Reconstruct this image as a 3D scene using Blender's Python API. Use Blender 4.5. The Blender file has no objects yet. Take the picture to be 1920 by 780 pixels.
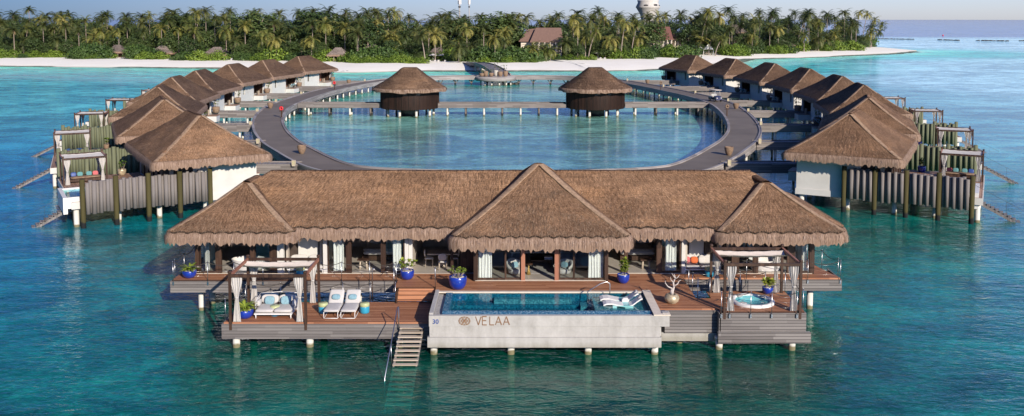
import bpy, bmesh, math, random
import numpy as np
from mathutils import Vector, Matrix, noise as mnoise
random.seed(7)
S = bpy.context.scene
COL = S.collection
PI = math.pi
# ------------------------------------------------------------------ camera
PITCH = math.radians(4.5); FPX = 1700.0; CH = 15.8
YP = 36 + FPX*math.tan(PITCH); cP, sP = math.cos(PITCH), math.sin(PITCH)
cam_d = bpy.data.cameras.new('camera'); cam = bpy.data.objects.new('camera', cam_d); COL.objects.link(cam)
cam.location = (0, 0, CH); cam.rotation_euler = (math.radians(90)-PITCH, 0, 0)
cam_d.sensor_width = 36; cam_d.lens = FPX/1920*36
cam_d.shift_y = -(390-YP)/1920
cam_d.clip_start = .5; cam_d.clip_end = 30000
S.camera = cam
def G(px, py, z=0.0):          # where a sight line meets the level z
    h = CH-z; v = (py-YP)/FPX
    Y = h*(cP-v*sP)/(v*cP+sP); return ((px-960)/FPX*(Y*cP+h*sP), Y)
def V(px, py, Y):              # the point of a sight line at depth Y
    v = (py-YP)/FPX; h = Y*(v*cP+sP)/(cP-v*sP)
    return ((px-960)/FPX*(Y*cP+h*sP), CH-h)
# ------------------------------------------------------------------ light
SUN_AZ, SUN_EL = 29.0, 23.0    # azimuth: degrees to the right of straight behind the camera
sd = Vector((math.sin(math.radians(SUN_AZ))*math.cos(math.radians(SUN_EL)),
             -math.cos(math.radians(SUN_AZ))*math.cos(math.radians(SUN_EL)), math.sin(math.radians(SUN_EL))))
sl = bpy.data.lights.new('sun', 'SUN'); sl.energy = 5.0; sl.angle = math.radians(.55); sl.color = (1, .885, .74)
so = bpy.data.objects.new('sun', sl); COL.objects.link(so); so.rotation_euler = sd.to_track_quat('Z', 'Y').to_euler()
so.location = sd*200
W = bpy.data.worlds.new('World'); S.world = W; W.use_nodes = True
nt = W.node_tree; bg = nt.nodes['Background']
sky = nt.nodes.new('ShaderNodeTexSky'); sky.sky_type = 'NISHITA'; sky.sun_disc = False
sky.sun_elevation = math.radians(SUN_EL)
sky.sun_rotation = math.atan2(sd.x, sd.y)
sky.altitude = 0; sky.air_density = 1.0; sky.dust_density = .25; sky.ozone_density = 4.0
tc = nt.nodes.new('ShaderNodeTexCoord'); sx_ = nt.nodes.new('ShaderNodeSeparateXYZ'); nt.links.new(tc.outputs['Generated'], sx_.inputs[0])
sr = nt.nodes.new('ShaderNodeValToRGB'); mr = nt.nodes.new('ShaderNodeMapRange'); mr.inputs[1].default_value = -.55; mr.inputs[2].default_value = .55
nt.links.new(sx_.outputs[0], mr.inputs[0]); nt.links.new(mr.outputs[0], sr.inputs[0])      # clearer air to the left, milkier to the right
sr.color_ramp.elements[0].color = (.22, .36, .76, 1); sr.color_ramp.elements[1].color = (1.22, 1.27, 1.80, 1)
sm = nt.nodes.new('ShaderNodeMix'); sm.data_type = 'RGBA'; sm.blend_type = 'MULTIPLY'; sm.inputs[0].default_value = 1
nt.links.new(sky.outputs[0], sm.inputs[6]); nt.links.new(sr.outputs[0], sm.inputs[7]); nt.links.new(sm.outputs[2], bg.inputs[0]); bg.inputs[1].default_value = .082
vs = S.view_settings; vs.view_transform = 'Standard'; vs.look = 'None'; vs.gamma = 1; vs.use_curve_mapping = False; vs.exposure = 0.35
S.cycles.max_bounces = 6; S.cycles.diffuse_bounces = 3; S.cycles.glossy_bounces = 3; S.cycles.transparent_max_bounces = 10
S.cycles.transmission_bounces = 3; S.cycles.caustics_reflective = False; S.cycles.caustics_refractive = False
S.cycles.use_denoising = True; S.cycles.sample_clamp_indirect = 4
# ------------------------------------------------------------------ node helpers
class NM:
    def __init__(s, name):
        s.m = bpy.data.materials.new(name); s.m.use_nodes = True; s.t = s.m.node_tree; s.t.nodes.clear()
        s.out = s.n('ShaderNodeOutputMaterial')
    def n(s, ty, ins=None, **kw):
        nd = s.t.nodes.new(ty)
        for k, v in kw.items(): setattr(nd, k, v)
        for k, v in (ins or {}).items():
            sock = nd.inputs[k]
            if isinstance(v, bpy.types.NodeSocket): s.t.links.new(v, sock)
            else: sock.default_value = v
        return nd
    def noise(s, vec, scale, detail=3, rough=.55, out=0, dist=0.0):
        return s.n('ShaderNodeTexNoise', {'Vector': vec, 'Scale': scale, 'Detail': detail, 'Roughness': rough, 'Distortion': dist}).outputs[out]
    def ramp(s, fac, stops):
        r = s.n('ShaderNodeValToRGB', {'Fac': fac}); e = r.color_ramp.elements
        while len(e) < len(stops): e.new(.5)
        for q, (p, c) in zip(e, stops): q.position = p; q.color = (*c, 1) if len(c) == 3 else c
        return r.outputs[0]
    def math(s, op, a, b=0.0, c=0.0, clamp=False):
        nd = s.n('ShaderNodeMath', operation=op, use_clamp=clamp)
        for i, v in enumerate((a, b, c)):
            if isinstance(v, bpy.types.NodeSocket): s.t.links.new(v, nd.inputs[i])
            else: nd.inputs[i].default_value = v
        return nd.outputs[0]
    def mix(s, fac, a, b, blend='MIX'):
        nd = s.n('ShaderNodeMix', data_type='RGBA', blend_type=blend)
        for k, v in ((0, fac), (6, a), (7, b)):
            if isinstance(v, bpy.types.NodeSocket): s.t.links.new(v, nd.inputs[k])
            else: nd.inputs[k].default_value = v if k == 0 or len(v) == 4 else (*v, 1)
        return nd.outputs[2]
    def mapping(s, vec, scale=(1, 1, 1), rot=(0, 0, 0), loc=(0, 0, 0)):
        return s.n('ShaderNodeMapping', {'Vector': vec, 'Scale': scale, 'Rotation': rot, 'Location': loc}).outputs[0]
    def obj(s): return s.n('ShaderNodeTexCoord').outputs['Object']
    def uv(s): return s.n('ShaderNodeTexCoord').outputs['UV']
    def pos(s): return s.n('ShaderNodeNewGeometry').outputs['Position']
    def rnd(s): return s.n('ShaderNodeObjectInfo').outputs['Random']
    def bump(s, h, strength=.3, dist=.02):
        return s.n('ShaderNodeBump', {'Height': h, 'Strength': strength, 'Distance': dist}).outputs[0]
    def schlick(s, nb=None, f0=.02, k=1.0):
        g = s.n('ShaderNodeNewGeometry'); d = s.n('ShaderNodeVectorMath', {0: nb if nb is not None else g.outputs['Normal'], 1: g.outputs['Incoming']}, operation='DOT_PRODUCT').outputs['Value']
        c = s.math('SUBTRACT', 1.0, s.math('ABSOLUTE', d), clamp=True)
        return s.math('MULTIPLY', s.math('ADD', s.math('MULTIPLY', s.math('POWER', c, 5.0), 1-f0), f0), k, clamp=True)
    def pbr(s, col, rough=.6, normal=None, metal=0.0, spec=.4, coat=0.0, **kw):
        ins = {'Base Color': col if isinstance(col, bpy.types.NodeSocket) else (*col, 1), 'Roughness': rough, 'Metallic': metal, 'Specular IOR Level': spec, 'Coat Weight': coat}
        if normal is not None: ins['Normal'] = normal
        ins.update(kw)
        p = s.n('ShaderNodeBsdfPrincipled', ins); s.t.links.new(p.outputs[0], s.out.inputs[0]); return s.m
M = {}
def simple(name, col, rough=.6, var=.15, scale=6, metal=0.0, spec=.4, bump=0.0, coat=0.0):
    n = NM(name); v = n.obj(); f = n.noise(v, scale, 4)
    a = tuple(c*(1-var) for c in col); b = tuple(min(1, c*(1+var)) for c in col)
    c = n.ramp(f, [(.3, a), (.7, b)])
    nb = n.bump(n.noise(v, scale*6, 3), bump, .01) if bump else None
    M[name] = n.pbr(c, rough, nb, metal, spec, coat)
simple('plaster', (0.541, 0.533, 0.508), .8, .06, 1.3, bump=.2)
simple('white', (0.68, 0.671, 0.654), .5, .04, 3)
simple('white_fabric', (0.492, 0.476, 0.459), .9, .05, 5, bump=.2)
simple('canopy_cloth', (0.57, 0.506, 0.442), .9, .08, 5)
simple('aqua_fabric', (.20, .34, .40), .9, .15, 8)
simple('orange_fabric', (.50, .12, .04), .9, .1, 5)
simple('pink_fabric', (.45, .12, .13), .9, .1, 5)
simple('yellow_fabric', (.6, .35, .06), .9, .1, 5)
simple('red_fabric', (.5, .06, .05), .9, .1, 5)
simple('teal_fabric', (.1, .25, .27), .9, .1, 5)
simple('blue_glaze', (0.0102, 0.034, 0.281), .28, .2, 3, coat=.6)
simple('turquoise_glaze', (.03, .27, .42), .3, .1, 3)
simple('lime_glaze', (.42, .46, .24), .35, .1, 3)
simple('steel', (.55, .55, .55), .3, .05, 3, metal=1)
simple('rope', (.05, .045, .042), .9, .3, 30)
simple('dark_metal', (.045, .04, .04), .45, .2, 5)
simple('grey_stone', (.33, .32, .31), .8, .25, 8, bump=.4)
simple('rock', (.06, .055, .05), .9, .4, 2, bump=.6)
simple('coping', (.62, .55, .46), .75, .1, 3, bump=.2)
simple('interior_floor', (.40, .37, .33), .35, .1, 1)
simple('interior_wall', (.42, .38, .33), .8, .1, 1)
simple('dark_wall', (.05, .035, .028), .6, .3, 3)
simple('gold', (.6, .42, .14), .3, .1, 4, metal=.8)
simple('navy_paint', (.02, .025, .07), .3, .1, 4, coat=.5)
simple('rubber', (.02, .02, .02), .8, .2, 4)
simple('red_paint', (.62, .03, .04), .4, .1, 4)
simple('clay', (.22, .15, .10), .8, .25, 5, bump=.3)
simple('pale_clay', (.42, .40, .36), .8, .15, 5, bump=.3)
simple('old_pot', (.42, .35, .24), .4, .5, 5, bump=.3, metal=.3)
simple('driftwood', (.48, .43, .40), .8, .15, 9, bump=.4)
simple('soil', (.05, .035, .02), .95, .3, 8)
simple('pebbles', (.72, .70, .68), .8, .3, 30, bump=.8)
simple('numeral_blue', (.03, .07, .25), .5, .05, 4)
simple('bronze', (.24, .135, .075), .45, .1, 6, metal=.2)
simple('lamp_glass', (.42, .38, .24), .5, .1, 4)
simple('bike_paint', (.30, .55, .60), .4, .1, 4)
simple('tile_roof', (0.184, 0.112, 0.0863), .8, .15, 2, bump=.5)
simple('red_tile_roof', (0.168, 0.075, 0.06), .8, .15, 2, bump=.5)
simple('tower_concrete', (.52, .50, .47), .8, .12, .5, bump=.2)
simple('sea_turquoise_tub', (0.56, 0.828, 0.829), .2, .1, 3)
n = NM('pool_plaster'); P = n.pos(); a = n.noise(n.mapping(P, (2.2, 2.2, .35)), 1, 5, .65); b = n.noise(P, 1.1, 5, .65, dist=.6); d = n.noise(P, 9, 3)
zz = n.n('ShaderNodeSeparateXYZ', {0: P}).outputs[2]
c = n.ramp(n.math('ADD', n.math('MULTIPLY', a, .45), n.math('ADD', n.math('MULTIPLY', b, .4), n.math('MULTIPLY', d, .15))), [(.34, (.29, .28, .262)), (.47, (.37, .362, .345)), (.62, (.44, .432, .415))])
low = n.ramp(n.math('ADD', zz, n.math('MULTIPLY', a, .35)), [(.62, (.72, .70, .62)), (.95, (1, 1, 1))])
M['pool_plaster'] = n.pbr(n.mix(1.0, c, low, 'MULTIPLY'), .75, n.bump(n.math('ADD', b, d), .35, .02))
def wood(name, c0, c1, c2, board=.14, axis='x', rough=.65, gap=.06, bumpk=.5, along=1.2, z=False):
    """boards running along local x ('x'), y ('y'); for walls z=True the boards stack upwards"""
    n = NM(name); o = n.obj(); sep = n.n('ShaderNodeSeparateXYZ', {0: o})
    X, Y, Z = sep.outputs
    if z: across, run = Z, n.math('ADD', X, Y)
    elif axis == 'x': across, run = Y, X
    elif axis == 'y': across, run = X, Y
    else: across, run = n.math('ADD', X, Y), Z
    q = n.math('DIVIDE', across, board); idx = n.math('FLOOR', q); fr = n.math('FRACT', q)
    wn = n.n('ShaderNodeTexWhiteNoise', noise_dimensions='1D'); n.t.links.new(idx, wn.inputs['W'])
    seg = n.math('FLOOR', n.math('ADD', n.math('DIVIDE', run, 2.6), n.math('MULTIPLY', wn.outputs[0], 7.3)))
    w2 = n.n('ShaderNodeTexWhiteNoise', noise_dimensions='2D')
    cv = n.n('ShaderNodeCombineXYZ', {0: idx, 1: seg}); n.t.links.new(cv.outputs[0], w2.inputs['Vector'])
    grain = n.noise(n.n('ShaderNodeCombineXYZ', {0: n.math('MULTIPLY', run, along), 1: n.math('MULTIPLY', across, 22), 2: n.math('MULTIPLY', idx, 3.1)}).outputs[0], 1, 4)
    big = n.noise(o, .35, 3)
    f = n.math('ADD', n.math('MULTIPLY', w2.outputs[0], .45), n.math('ADD', n.math('MULTIPLY', grain, .35), n.math('MULTIPLY', big, .3)))
    c = n.ramp(f, [(.22, c0), (.52, c1), (.85, c2)])
    d = n.math('ABSOLUTE', n.math('SUBTRACT', fr, .5)); g = n.math('GREATER_THAN', d, .5-gap)
    c = n.mix(g, c, tuple(x*.22 for x in c0))
    h = n.math('SUBTRACT', n.math('MULTIPLY', grain, .2), g)
    M[name] = n.pbr(c, rough, n.bump(h, bumpk, .01), spec=.3)
wood('deck_wood', (.22, .09, .045), (.34, .15, .08), (.47, .235, .13), .14, 'x')
wood('deck_wood_far', (.20, .12, .085), (.29, .18, .13), (.38, .25, .18), .14, 'y')
wood('grey_boards', (0.108, 0.0972, 0.0945), (0.167, 0.154, 0.149), (0.232, 0.216, 0.208), .15, z=True, gap=.07)
wood('grey_planks', (0.122, 0.112, 0.108), (0.187, 0.173, 0.169), (0.259, 0.241, 0.234), .14, 'y', gap=.05)
wood('dark_wood', (.022, .012, .008), (.045, .024, .016), (.08, .045, .03), .2, 'z', .5, .02)
wood('cladding', (.012, .007, .005), (.024, .012, .009), (.045, .022, .015), .16, 'z', .6, .06, .8)
wood('red_wood', (.16, .065, .04), (.26, .11, .07), (.36, .17, .11), .5, 'y', .5, .0)
wood('pale_wood', (.33, .27, .2), (.45, .38, .3), (.55, .48, .4), .14, 'x', .6, .03)
wood('jetty_deck', (.115, .10, .098), (.145, .128, .125), (.18, .16, .155), .16, 'x', .8, .05, .3)
wood('bridge_side', (0.115, 0.101, 0.0945), (0.176, 0.155, 0.146), (0.257, 0.23, 0.216), .22, z=True, gap=.04)
wood('jetty_side', (0.18, 0.162, 0.157), (0.278, 0.257, 0.248), (0.387, 0.36, 0.347), .22, z=True, gap=.04)
# thatch
def thatch(name, c0, c1, c2, c3, k=1.0, straws=1.0):
    n = NM(name); uv = n.uv(); rnd = n.rnd()
    off = n.n('ShaderNodeVectorMath', {0: uv, 1: n.n('ShaderNodeCombineXYZ', {0: n.math('MULTIPLY', rnd, 57.0), 1: 0.0}).outputs[0]}, operation='ADD').outputs[0]
    st = n.noise(n.mapping(off, (14*k, 2.6*k, 1)), 1, 4, .7, dist=.5)
    st2 = n.noise(n.mapping(off, (34*k, 6*k, 1)), 1, 2, .6, dist=.8)
    course = n.noise(n.mapping(off, (.5, 3.2, 1)), 1, 3, .6)
    big = n.noise(off, .33, 4, .6)
    f = n.math('ADD', n.math('ADD', n.math('MULTIPLY', st, .75), n.math('MULTIPLY', st2, .65)), n.math('ADD', n.math('MULTIPLY', course, .22), n.math('MULTIPLY', big, .35)))
    f = n.math('SUBTRACT', f, .485)
    c = n.ramp(f, [(.26, c0), (.44, c1), (.60, c2), (.80, c3)])
    # overlapping courses of straw ends: each short step faces down the slope
    vb = n.math('ADD', .80, n.math('MULTIPLY', rnd, .32)); c = n.mix(1.0, c, n.n('ShaderNodeCombineColor', {0: vb, 1: n.math('MULTIPLY', vb, .99), 2: n.math('ADD', n.math('MULTIPLY', vb, .85), .13)}).outputs[0], 'MULTIPLY')
    patch = n.ramp(n.noise(n.mapping(off, (.22, .5, 1)), 1, 4, .65), [(.42, (.80, .80, .82)), (.56, (1.0, 1.0, 1.0)), (.68, (1.16, 1.12, 1.05))]); c = n.mix(1.0, c, patch, 'MULTIPLY')
    v = n.n('ShaderNodeSeparateXYZ', {0: off}).outputs[1]
    saw = n.math('FRACT', n.math('ADD', n.math('MULTIPLY', v, 6.5*k), n.math('MULTIPLY', n.noise(n.mapping(off, (5*k, 1.2, 1)), 1, 3), 3.0)))
    h = n.math('ADD', n.math('MULTIPLY', saw, 1.0), n.math('ADD', n.math('MULTIPLY', st, .6), n.math('MULTIPLY', st2, .6)))
    c = n.mix(n.math('MULTIPLY', n.math('LESS_THAN', saw, .14), .55), c, c0)
    M[name] = n.pbr(c, .9, n.bump(h, 1.0, .14/k), spec=.12)
thatch('thatch', (0.0616, 0.0351, 0.0213), (0.206, 0.121, 0.0723), (0.354, 0.218, 0.136), (0.526, 0.36, 0.236))
thatch('thatch_dark', (0.0544, 0.0325, 0.0221), (0.136, 0.0839, 0.0554), (0.213, 0.137, 0.0921), (0.326, 0.222, 0.153), .8)
thatch('thatch_grey', (0.135, 0.108, 0.0945), (0.23, 0.189, 0.169), (0.311, 0.263, 0.236), (0.432, 0.378, 0.351), .6)
def fringe(name, cols):
    n = NM(name); uv = n.uv()
    f = n.noise(n.mapping(uv, (26, 1.2, 1)), 1, 3, .7)
    c = n.ramp(f, [(.28, cols[0]), (.45, cols[1]), (.62, cols[2]), (.8, cols[3])])
    M[name] = n.pbr(c, .9, n.bump(f, .6, .03), spec=.15)
fringe('fringe', [(0.07, 0.042, 0.0294), (0.196, 0.13, 0.091), (0.322, 0.231, 0.175), (0.462, 0.35, 0.28)])
simple('hip_straw', (0.286, 0.193, 0.124), .95, .35, 7, bump=.6)
def straw(name, cols):
    n = NM(name); uv = n.uv()
    wn = n.n('ShaderNodeTexWhiteNoise', {'Vector': uv}, noise_dimensions='2D').outputs[0]
    c = n.ramp(wn, [(0, cols[0]), (.4, cols[1]), (.8, cols[2]), (1, cols[3])])
    M[name] = n.pbr(c, .85, spec=.2)
straw('straw', [(0.04, 0.024, 0.016), (0.16, 0.1, 0.064), (0.304, 0.204, 0.132), (0.48, 0.352, 0.24)])
simple('thatch_gap_shade', (.03, .019, .013), .95)  # near-black lip colour, painted shade between top layer and fringe
straw('fringe_straw', [(0.144, 0.0864, 0.0612), (0.259, 0.176, 0.133), (0.346, 0.248, 0.194), (0.475, 0.367, 0.302)])
# logs / piles, banded with algae towards the water (world height)
def logmat(name, top, mid, green, lv=1.0):
    n = NM(name); o = n.obj(); z = n.n('ShaderNodeSeparateXYZ', {0: n.pos()}).outputs[2]
    g = n.noise(n.mapping(o, (9, 9, .8)), 1, 4)
    c = n.mix(g, top, mid)
    wob = n.math('ADD', z, n.math('MULTIPLY', n.noise(o, 2.0, 2), .5))
    band = n.ramp(n.math('DIVIDE', wob, 2.2), [(.0, (1, 1, 1)), (.28*lv, (1, 1, 1)), (.36*lv, (0, 0, 0))])
    c = n.mix(band, c, green)
    M[name] = n.pbr(c, .8, n.bump(g, .4, .02), spec=.2)
logmat('green_log', (.075, .09, .055), (.19, .20, .125), (.03, .035, .03))
logmat('mossy_post', (0.0338, 0.0338, 0.0165), (0.09, 0.075, 0.0263), (0.015, 0.0165, 0.018))
logmat('grey_log', (.12, .105, .10), (.25, .23, .22), (.12, .11, .10))
logmat('pile', (.50, .50, .46), (.62, .61, .57), (.17, .155, .09), .62)
logmat('pile_dark', (.10, .085, .075), (.20, .18, .165), (.03, .03, .03))
# cloth curtain with folds is geometry; thin gauze lets some light by
n = NM('gauze'); tr = n.n('ShaderNodeBsdfTransparent'); df = n.n('ShaderNodeBsdfDiffuse', {'Color': (.92, .91, .88, 1)})
mx = n.n('ShaderNodeMixShader', {0: .9, 1: tr.outputs[0], 2: df.outputs[0]}); n.t.links.new(mx.outputs[0], n.out.inputs[0]); M['gauze'] = n.m
def glass(name, tint, k=1.0):
    n = NM(name); tr = n.n('ShaderNodeBsdfTransparent', {'Color': (*tint, 1)}); gl = n.n('ShaderNodeBsdfGlossy', {'Roughness': .03})
    f = n.schlick(None, .05, k)
    mx = n.n('ShaderNodeMixShader', {0: f, 1: tr.outputs[0], 2: gl.outputs[0]}); n.t.links.new(mx.outputs[0], n.out.inputs[0]); M[name] = n.m
glass('glass', (.88, .91, .91), .8)
# mosaic
def mosaic(name, cols, sc=26):
    n = NM(name); o = n.obj()
    v = n.n('ShaderNodeTexVoronoi', {'Vector': o, 'Scale': sc, 'Randomness': .25}, distance='CHEBYCHEV')
    b = n.n('ShaderNodeSeparateColor', {0: v.outputs['Color']}).outputs[0]
    c = n.ramp(b, cols); M[name] = n.pbr(c, .25, spec=.5)
mosaic('mosaic', [(.1, (.015, .07, .14)), (.4, (.03, .13, .23)), (.7, (.07, .20, .30)), (.95, (.25, .36, .42))], 24)
mosaic('mosaic_pool', [(.1, (0.00248, 0.062, 0.112)), (.5, (0.00496, 0.093, 0.155)), (.9, (0.0186, 0.143, 0.211))], 14)
mosaic('mosaic_shelf', [(.1, (.04, .12, .16)), (.5, (.06, .18, .22)), (.9, (.13, .28, .33))], 16)
n = NM('pool_water'); nb = n.bump(n.noise(n.obj(), 5, 2), .12, .03)
tr = n.n('ShaderNodeBsdfTransparent', {'Color': (.62, .95, .98, 1)}); gl = n.n('ShaderNodeBsdfGlossy', {'Roughness': .02, 'Normal': nb})
mx = n.n('ShaderNodeMixShader', {0: n.schlick(nb), 1: tr.outputs[0], 2: gl.outputs[0]}); n.t.links.new(mx.outputs[0], n.out.inputs[0]); M['pool_water'] = n.m
# leaves
def leaf(name, cols, trans=.15, sc=.8):
    n = NM(name); uv = n.uv()
    wn = n.n('ShaderNodeTexWhiteNoise', {'Vector': uv}, noise_dimensions='2D').outputs[0]
    f = n.math('ADD', n.math('MULTIPLY', wn, .6), n.math('ADD', n.math('MULTIPLY', n.rnd(), .35), n.math('MULTIPLY', n.noise(n.obj(), sc, 2), .35)))
    c = n.ramp(f, [(.25, cols[0]), (.6, cols[1]), (.95, cols[2])])
    d = n.n('ShaderNodeBsdfPrincipled', {'Base Color': c, 'Roughness': .55, 'Specular IOR Level': .35})
    t = n.n('ShaderNodeBsdfTranslucent', {'Color': c})
    mx = n.n('ShaderNodeMixShader', {0: trans, 1: d.outputs[0], 2: t.outputs[0]}); n.t.links.new(mx.outputs[0], n.out.inputs[0]); M[name] = n.m
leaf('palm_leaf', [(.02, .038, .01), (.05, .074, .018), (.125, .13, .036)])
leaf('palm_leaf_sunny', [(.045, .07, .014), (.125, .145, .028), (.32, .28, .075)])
leaf('tree_leaf', [(.022, .045, .014), (.05, .085, .024), (.10, .14, .04)], sc=.3)
leaf('bush_leaf', [(.045, .09, .012), (.11, .18, .022), (.22, .30, .04)], sc=.5)
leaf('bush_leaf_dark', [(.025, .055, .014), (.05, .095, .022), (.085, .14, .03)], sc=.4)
leaf('pot_leaf', [(.07, .13, .02), (.19, .27, .035), (.42, .45, .06)], sc=3)
leaf('pot_leaf_dark', [(.03, .07, .015), (.07, .14, .025), (.18, .25, .05)], sc=3)
leaf('dry_leaf', [(.12, .085, .05), (.22, .16, .09), (.35, .27, .16)])
simple('trunk', (.27, .22, .185), .9, .3, 1.5, bump=.5)
# ------------------------------------------------------------------ mesh builder
def rot2(x, y, a): c, s = math.cos(a), math.sin(a); return (x*c-y*s, x*s+y*c)
class MB:
    def __init__(s): s.v = []; s.f = []; s.m = []; s.uv = []; s.sm = []; s.cm = 0; s.T = None; s.isl = []
    def _add(s, vs, fs, uvs=None, smooth=False):
        b = len(s.v); s.isl.append((b, len(s.f)))
        if s.T is not None: vs = [tuple(s.T @ Vector(q)) for q in vs]
        s.v += vs
        for i, f in enumerate(fs):
            s.f.append(tuple(b+k for k in f)); s.m.append(s.cm); s.sm.append(smooth)
            s.uv.append(uvs[i] if uvs else None)
        return s
    def box(s, x0, x1, y0, y1, z0, z1):
        vs = [(x, y, z) for z in (z0, z1) for y in (y0, y1) for x in (x0, x1)]
        return s._add(vs, [(0, 2, 3, 1), (4, 5, 7, 6), (0, 1, 5, 4), (2, 6, 7, 3), (0, 4, 6, 2), (1, 3, 7, 5)])
    def cbox(s, c, d, rz=0, rx=0, ry=0):
        R = Matrix.Translation(c) @ Matrix.Rotation(rz, 4, 'Z') @ Matrix.Rotation(ry, 4, 'Y') @ Matrix.Rotation(rx, 4, 'X')
        vs = [tuple(R @ Vector((x*d[0]/2, y*d[1]/2, z*d[2]/2))) for z in (-1, 1) for y in (-1, 1) for x in (-1, 1)]
        return s._add(vs, [(0, 2, 3, 1), (4, 5, 7, 6), (0, 1, 5, 4), (2, 6, 7, 3), (0, 4, 6, 2), (1, 3, 7, 5)])
    def bar(s, a, b, w, h=None, up=(0, 0, 1)):
        a, b = Vector(a), Vector(b); d = (b-a).normalized(); u = Vector(up)
        if abs(d.dot(u)) > .98: u = Vector((0, 1, 0))
        r = d.cross(u).normalized()*w/2; q = r.cross(d).normalized()*(h or w)/2
        vs = [tuple(p+i*r+j*q) for p in (a, b) for j in (-1, 1) for i in (-1, 1)]
        return s._add(vs, [(0, 1, 3, 2), (4, 6, 7, 5), (0, 4, 5, 1), (2, 3, 7, 6), (0, 2, 6, 4), (1, 5, 7, 3)])
    def tube(s, pts, r, n=8, caps=True):
        pts = [Vector(p) for p in pts]; rs = r if isinstance(r, (list, tuple)) else [r]*len(pts)
        vs = []; fs = []; prev = None
        for i, p in enumerate(pts):
            d = (pts[min(i+1, len(pts)-1)]-pts[max(i-1, 0)]).normalized()
            if prev is None:
                u = Vector((0, 0, 1)) if abs(d.z) < .9 else Vector((1, 0, 0)); a = d.cross(u).normalized()
            else: a = (prev-d*prev.dot(d)).normalized()
            prev = a; b = d.cross(a)
            for k in range(n):
                t = 2*PI*k/n; vs.append(tuple(p+(a*math.cos(t)+b*math.sin(t))*rs[i]))
        for i in range(len(pts)-1):
            for k in range(n):
                k2 = (k+1) % n; fs.append((i*n+k, i*n+k2, (i+1)*n+k2, (i+1)*n+k))
        s._add(vs, fs, smooth=True)
        if caps:
            b = len(s.v)-len(vs); L = len(pts)-1
            s.f += [tuple(b+k for k in reversed(range(n))), tuple(b+L*n+k for k in range(n))]; s.m += [s.cm]*2; s.uv += [None]*2; s.sm += [False]*2
        return s
    def cyl(s, x, y, z0, z1, r, n=12, r1=None): return s.tube([(x, y, z0), (x, y, z1)], [r, r if r1 is None else r1], n)
    def lathe(s, x, y, prof, n=20, sx=1, sy=1):
        vs = []; fs = []
        for r, z in prof:
            for k in range(n): t = 2*PI*k/n; vs.append((x+r*math.cos(t)*sx, y+r*math.sin(t)*sy, z))
        for i in range(len(prof)-1):
            for k in range(n): k2 = (k+1) % n; fs.append((i*n+k, i*n+k2, (i+1)*n+k2, (i+1)*n+k))
        return s._add(vs, fs, smooth=True)
    def poly(s, pts, z0, z1):   # extruded polygon in plan
        n = len(pts); vs = [(x, y, z0) for x, y in pts]+[(x, y, z1) for x, y in pts]
        return s._add(vs, [tuple(reversed(range(n))), tuple(range(n, 2*n))]+[(k, (k+1) % n, n+(k+1) % n, n+k) for k in range(n)])
    def cushion(s, c, d, rz=0, rx=0, ry=0, e=.45, nu=16, nv=8):
        R = Matrix.Translation(c) @ Matrix.Rotation(rz, 4, 'Z') @ Matrix.Rotation(ry, 4, 'Y') @ Matrix.Rotation(rx, 4, 'X')
        sg = lambda q, p: math.copysign(abs(q)**p, q); vs = []; fs = []
        for j in range(nv+1):
            ph = -PI/2+PI*j/nv
            for i in range(nu):
                th = 2*PI*i/nu
                vs.append(tuple(R @ Vector((sg(math.cos(ph), .6)*sg(math.cos(th), e)*d[0]/2, sg(math.cos(ph), .6)*sg(math.sin(th), e)*d[1]/2, sg(math.sin(ph), .7)*d[2]/2))))
        for j in range(nv):
            for i in range(nu): fs.append((j*nu+i, j*nu+(i+1) % nu, (j+1)*nu+(i+1) % nu, (j+1)*nu+i))
        return s._add(vs, fs, smooth=True)
    def pieces(s):
        for i, (v0, f0) in enumerate(s.isl):
            v1, f1 = s.isl[i+1] if i+1 < len(s.isl) else (len(s.v), len(s.f)); m = MB()
            m.v = s.v[v0:v1]; m.f = [tuple(k-v0 for k in f) for f in s.f[f0:f1]]; m.m = s.m[f0:f1]; m.uv = s.uv[f0:f1]; m.sm = s.sm[f0:f1]
            yield m
    def mesh(s, name, mats):
        me = bpy.data.meshes.new(name); me.from_pydata(s.v, [], s.f)
        for m in (mats if isinstance(mats, (list, tuple)) else [mats]): me.materials.append(M[m])
        me.polygons.foreach_set('material_index', s.m); me.polygons.foreach_set('use_smooth', s.sm)
        if any(u is not None for u in s.uv):
            l = me.uv_layers.new(name='uv'); a = np.zeros((len(me.loops), 2), np.float32); i = 0
            for f, u in zip(s.f, s.uv):
                if u is not None: a[i:i+len(f)] = u
                i += len(f)
            l.data.foreach_set('uv', a.ravel())
        me.update(); return me
    def build(s, name, mats, parent=None, loc=(0, 0, 0)):
        return obj(name, s.mesh(name, mats), parent, loc)
def obj(name, me, parent=None, loc=(0, 0, 0), rz=0):
    o = bpy.data.objects.new(name, me); COL.objects.link(o); o.location = loc; o.rotation_euler[2] = rz
    if parent is not None: o.parent = parent
    return o
def tag(o, label=None, cat=None, group=None, kind=None):
    for k, v in (('label', label), ('category', cat), ('group', group), ('kind', kind)):
        if v: o[k] = v
    return o
def thing(name, label, cat, loc=(0, 0, 0), rz=0, group=None, sx=1, kind=None):
    o = bpy.data.objects.new(name, None); COL.objects.link(o); o.location = loc; o.rotation_euler[2] = rz; o.scale = (sx, 1, 1)
    o.empty_display_size = .2
    return tag(o, label, cat, group, kind)
KIDS = {}
def kids(o):
    return [c for c in bpy.data.objects if c.parent == o]
def dup(root, loc, rz=0, label=None, sx=None, tree=None):
    tree = tree or snapshot(root)
    def cp(t, par):
        o = t[0].copy(); COL.objects.link(o)
        if par is not None: o.parent = par
        for ch in t[1]: cp(ch, o)
        return o
    r = cp(tree, None); r.location = loc; r.rotation_euler[2] = rz
    if sx is not None: r.scale = (sx, 1, 1)
    if label: r['label'] = label
    return r
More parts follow.
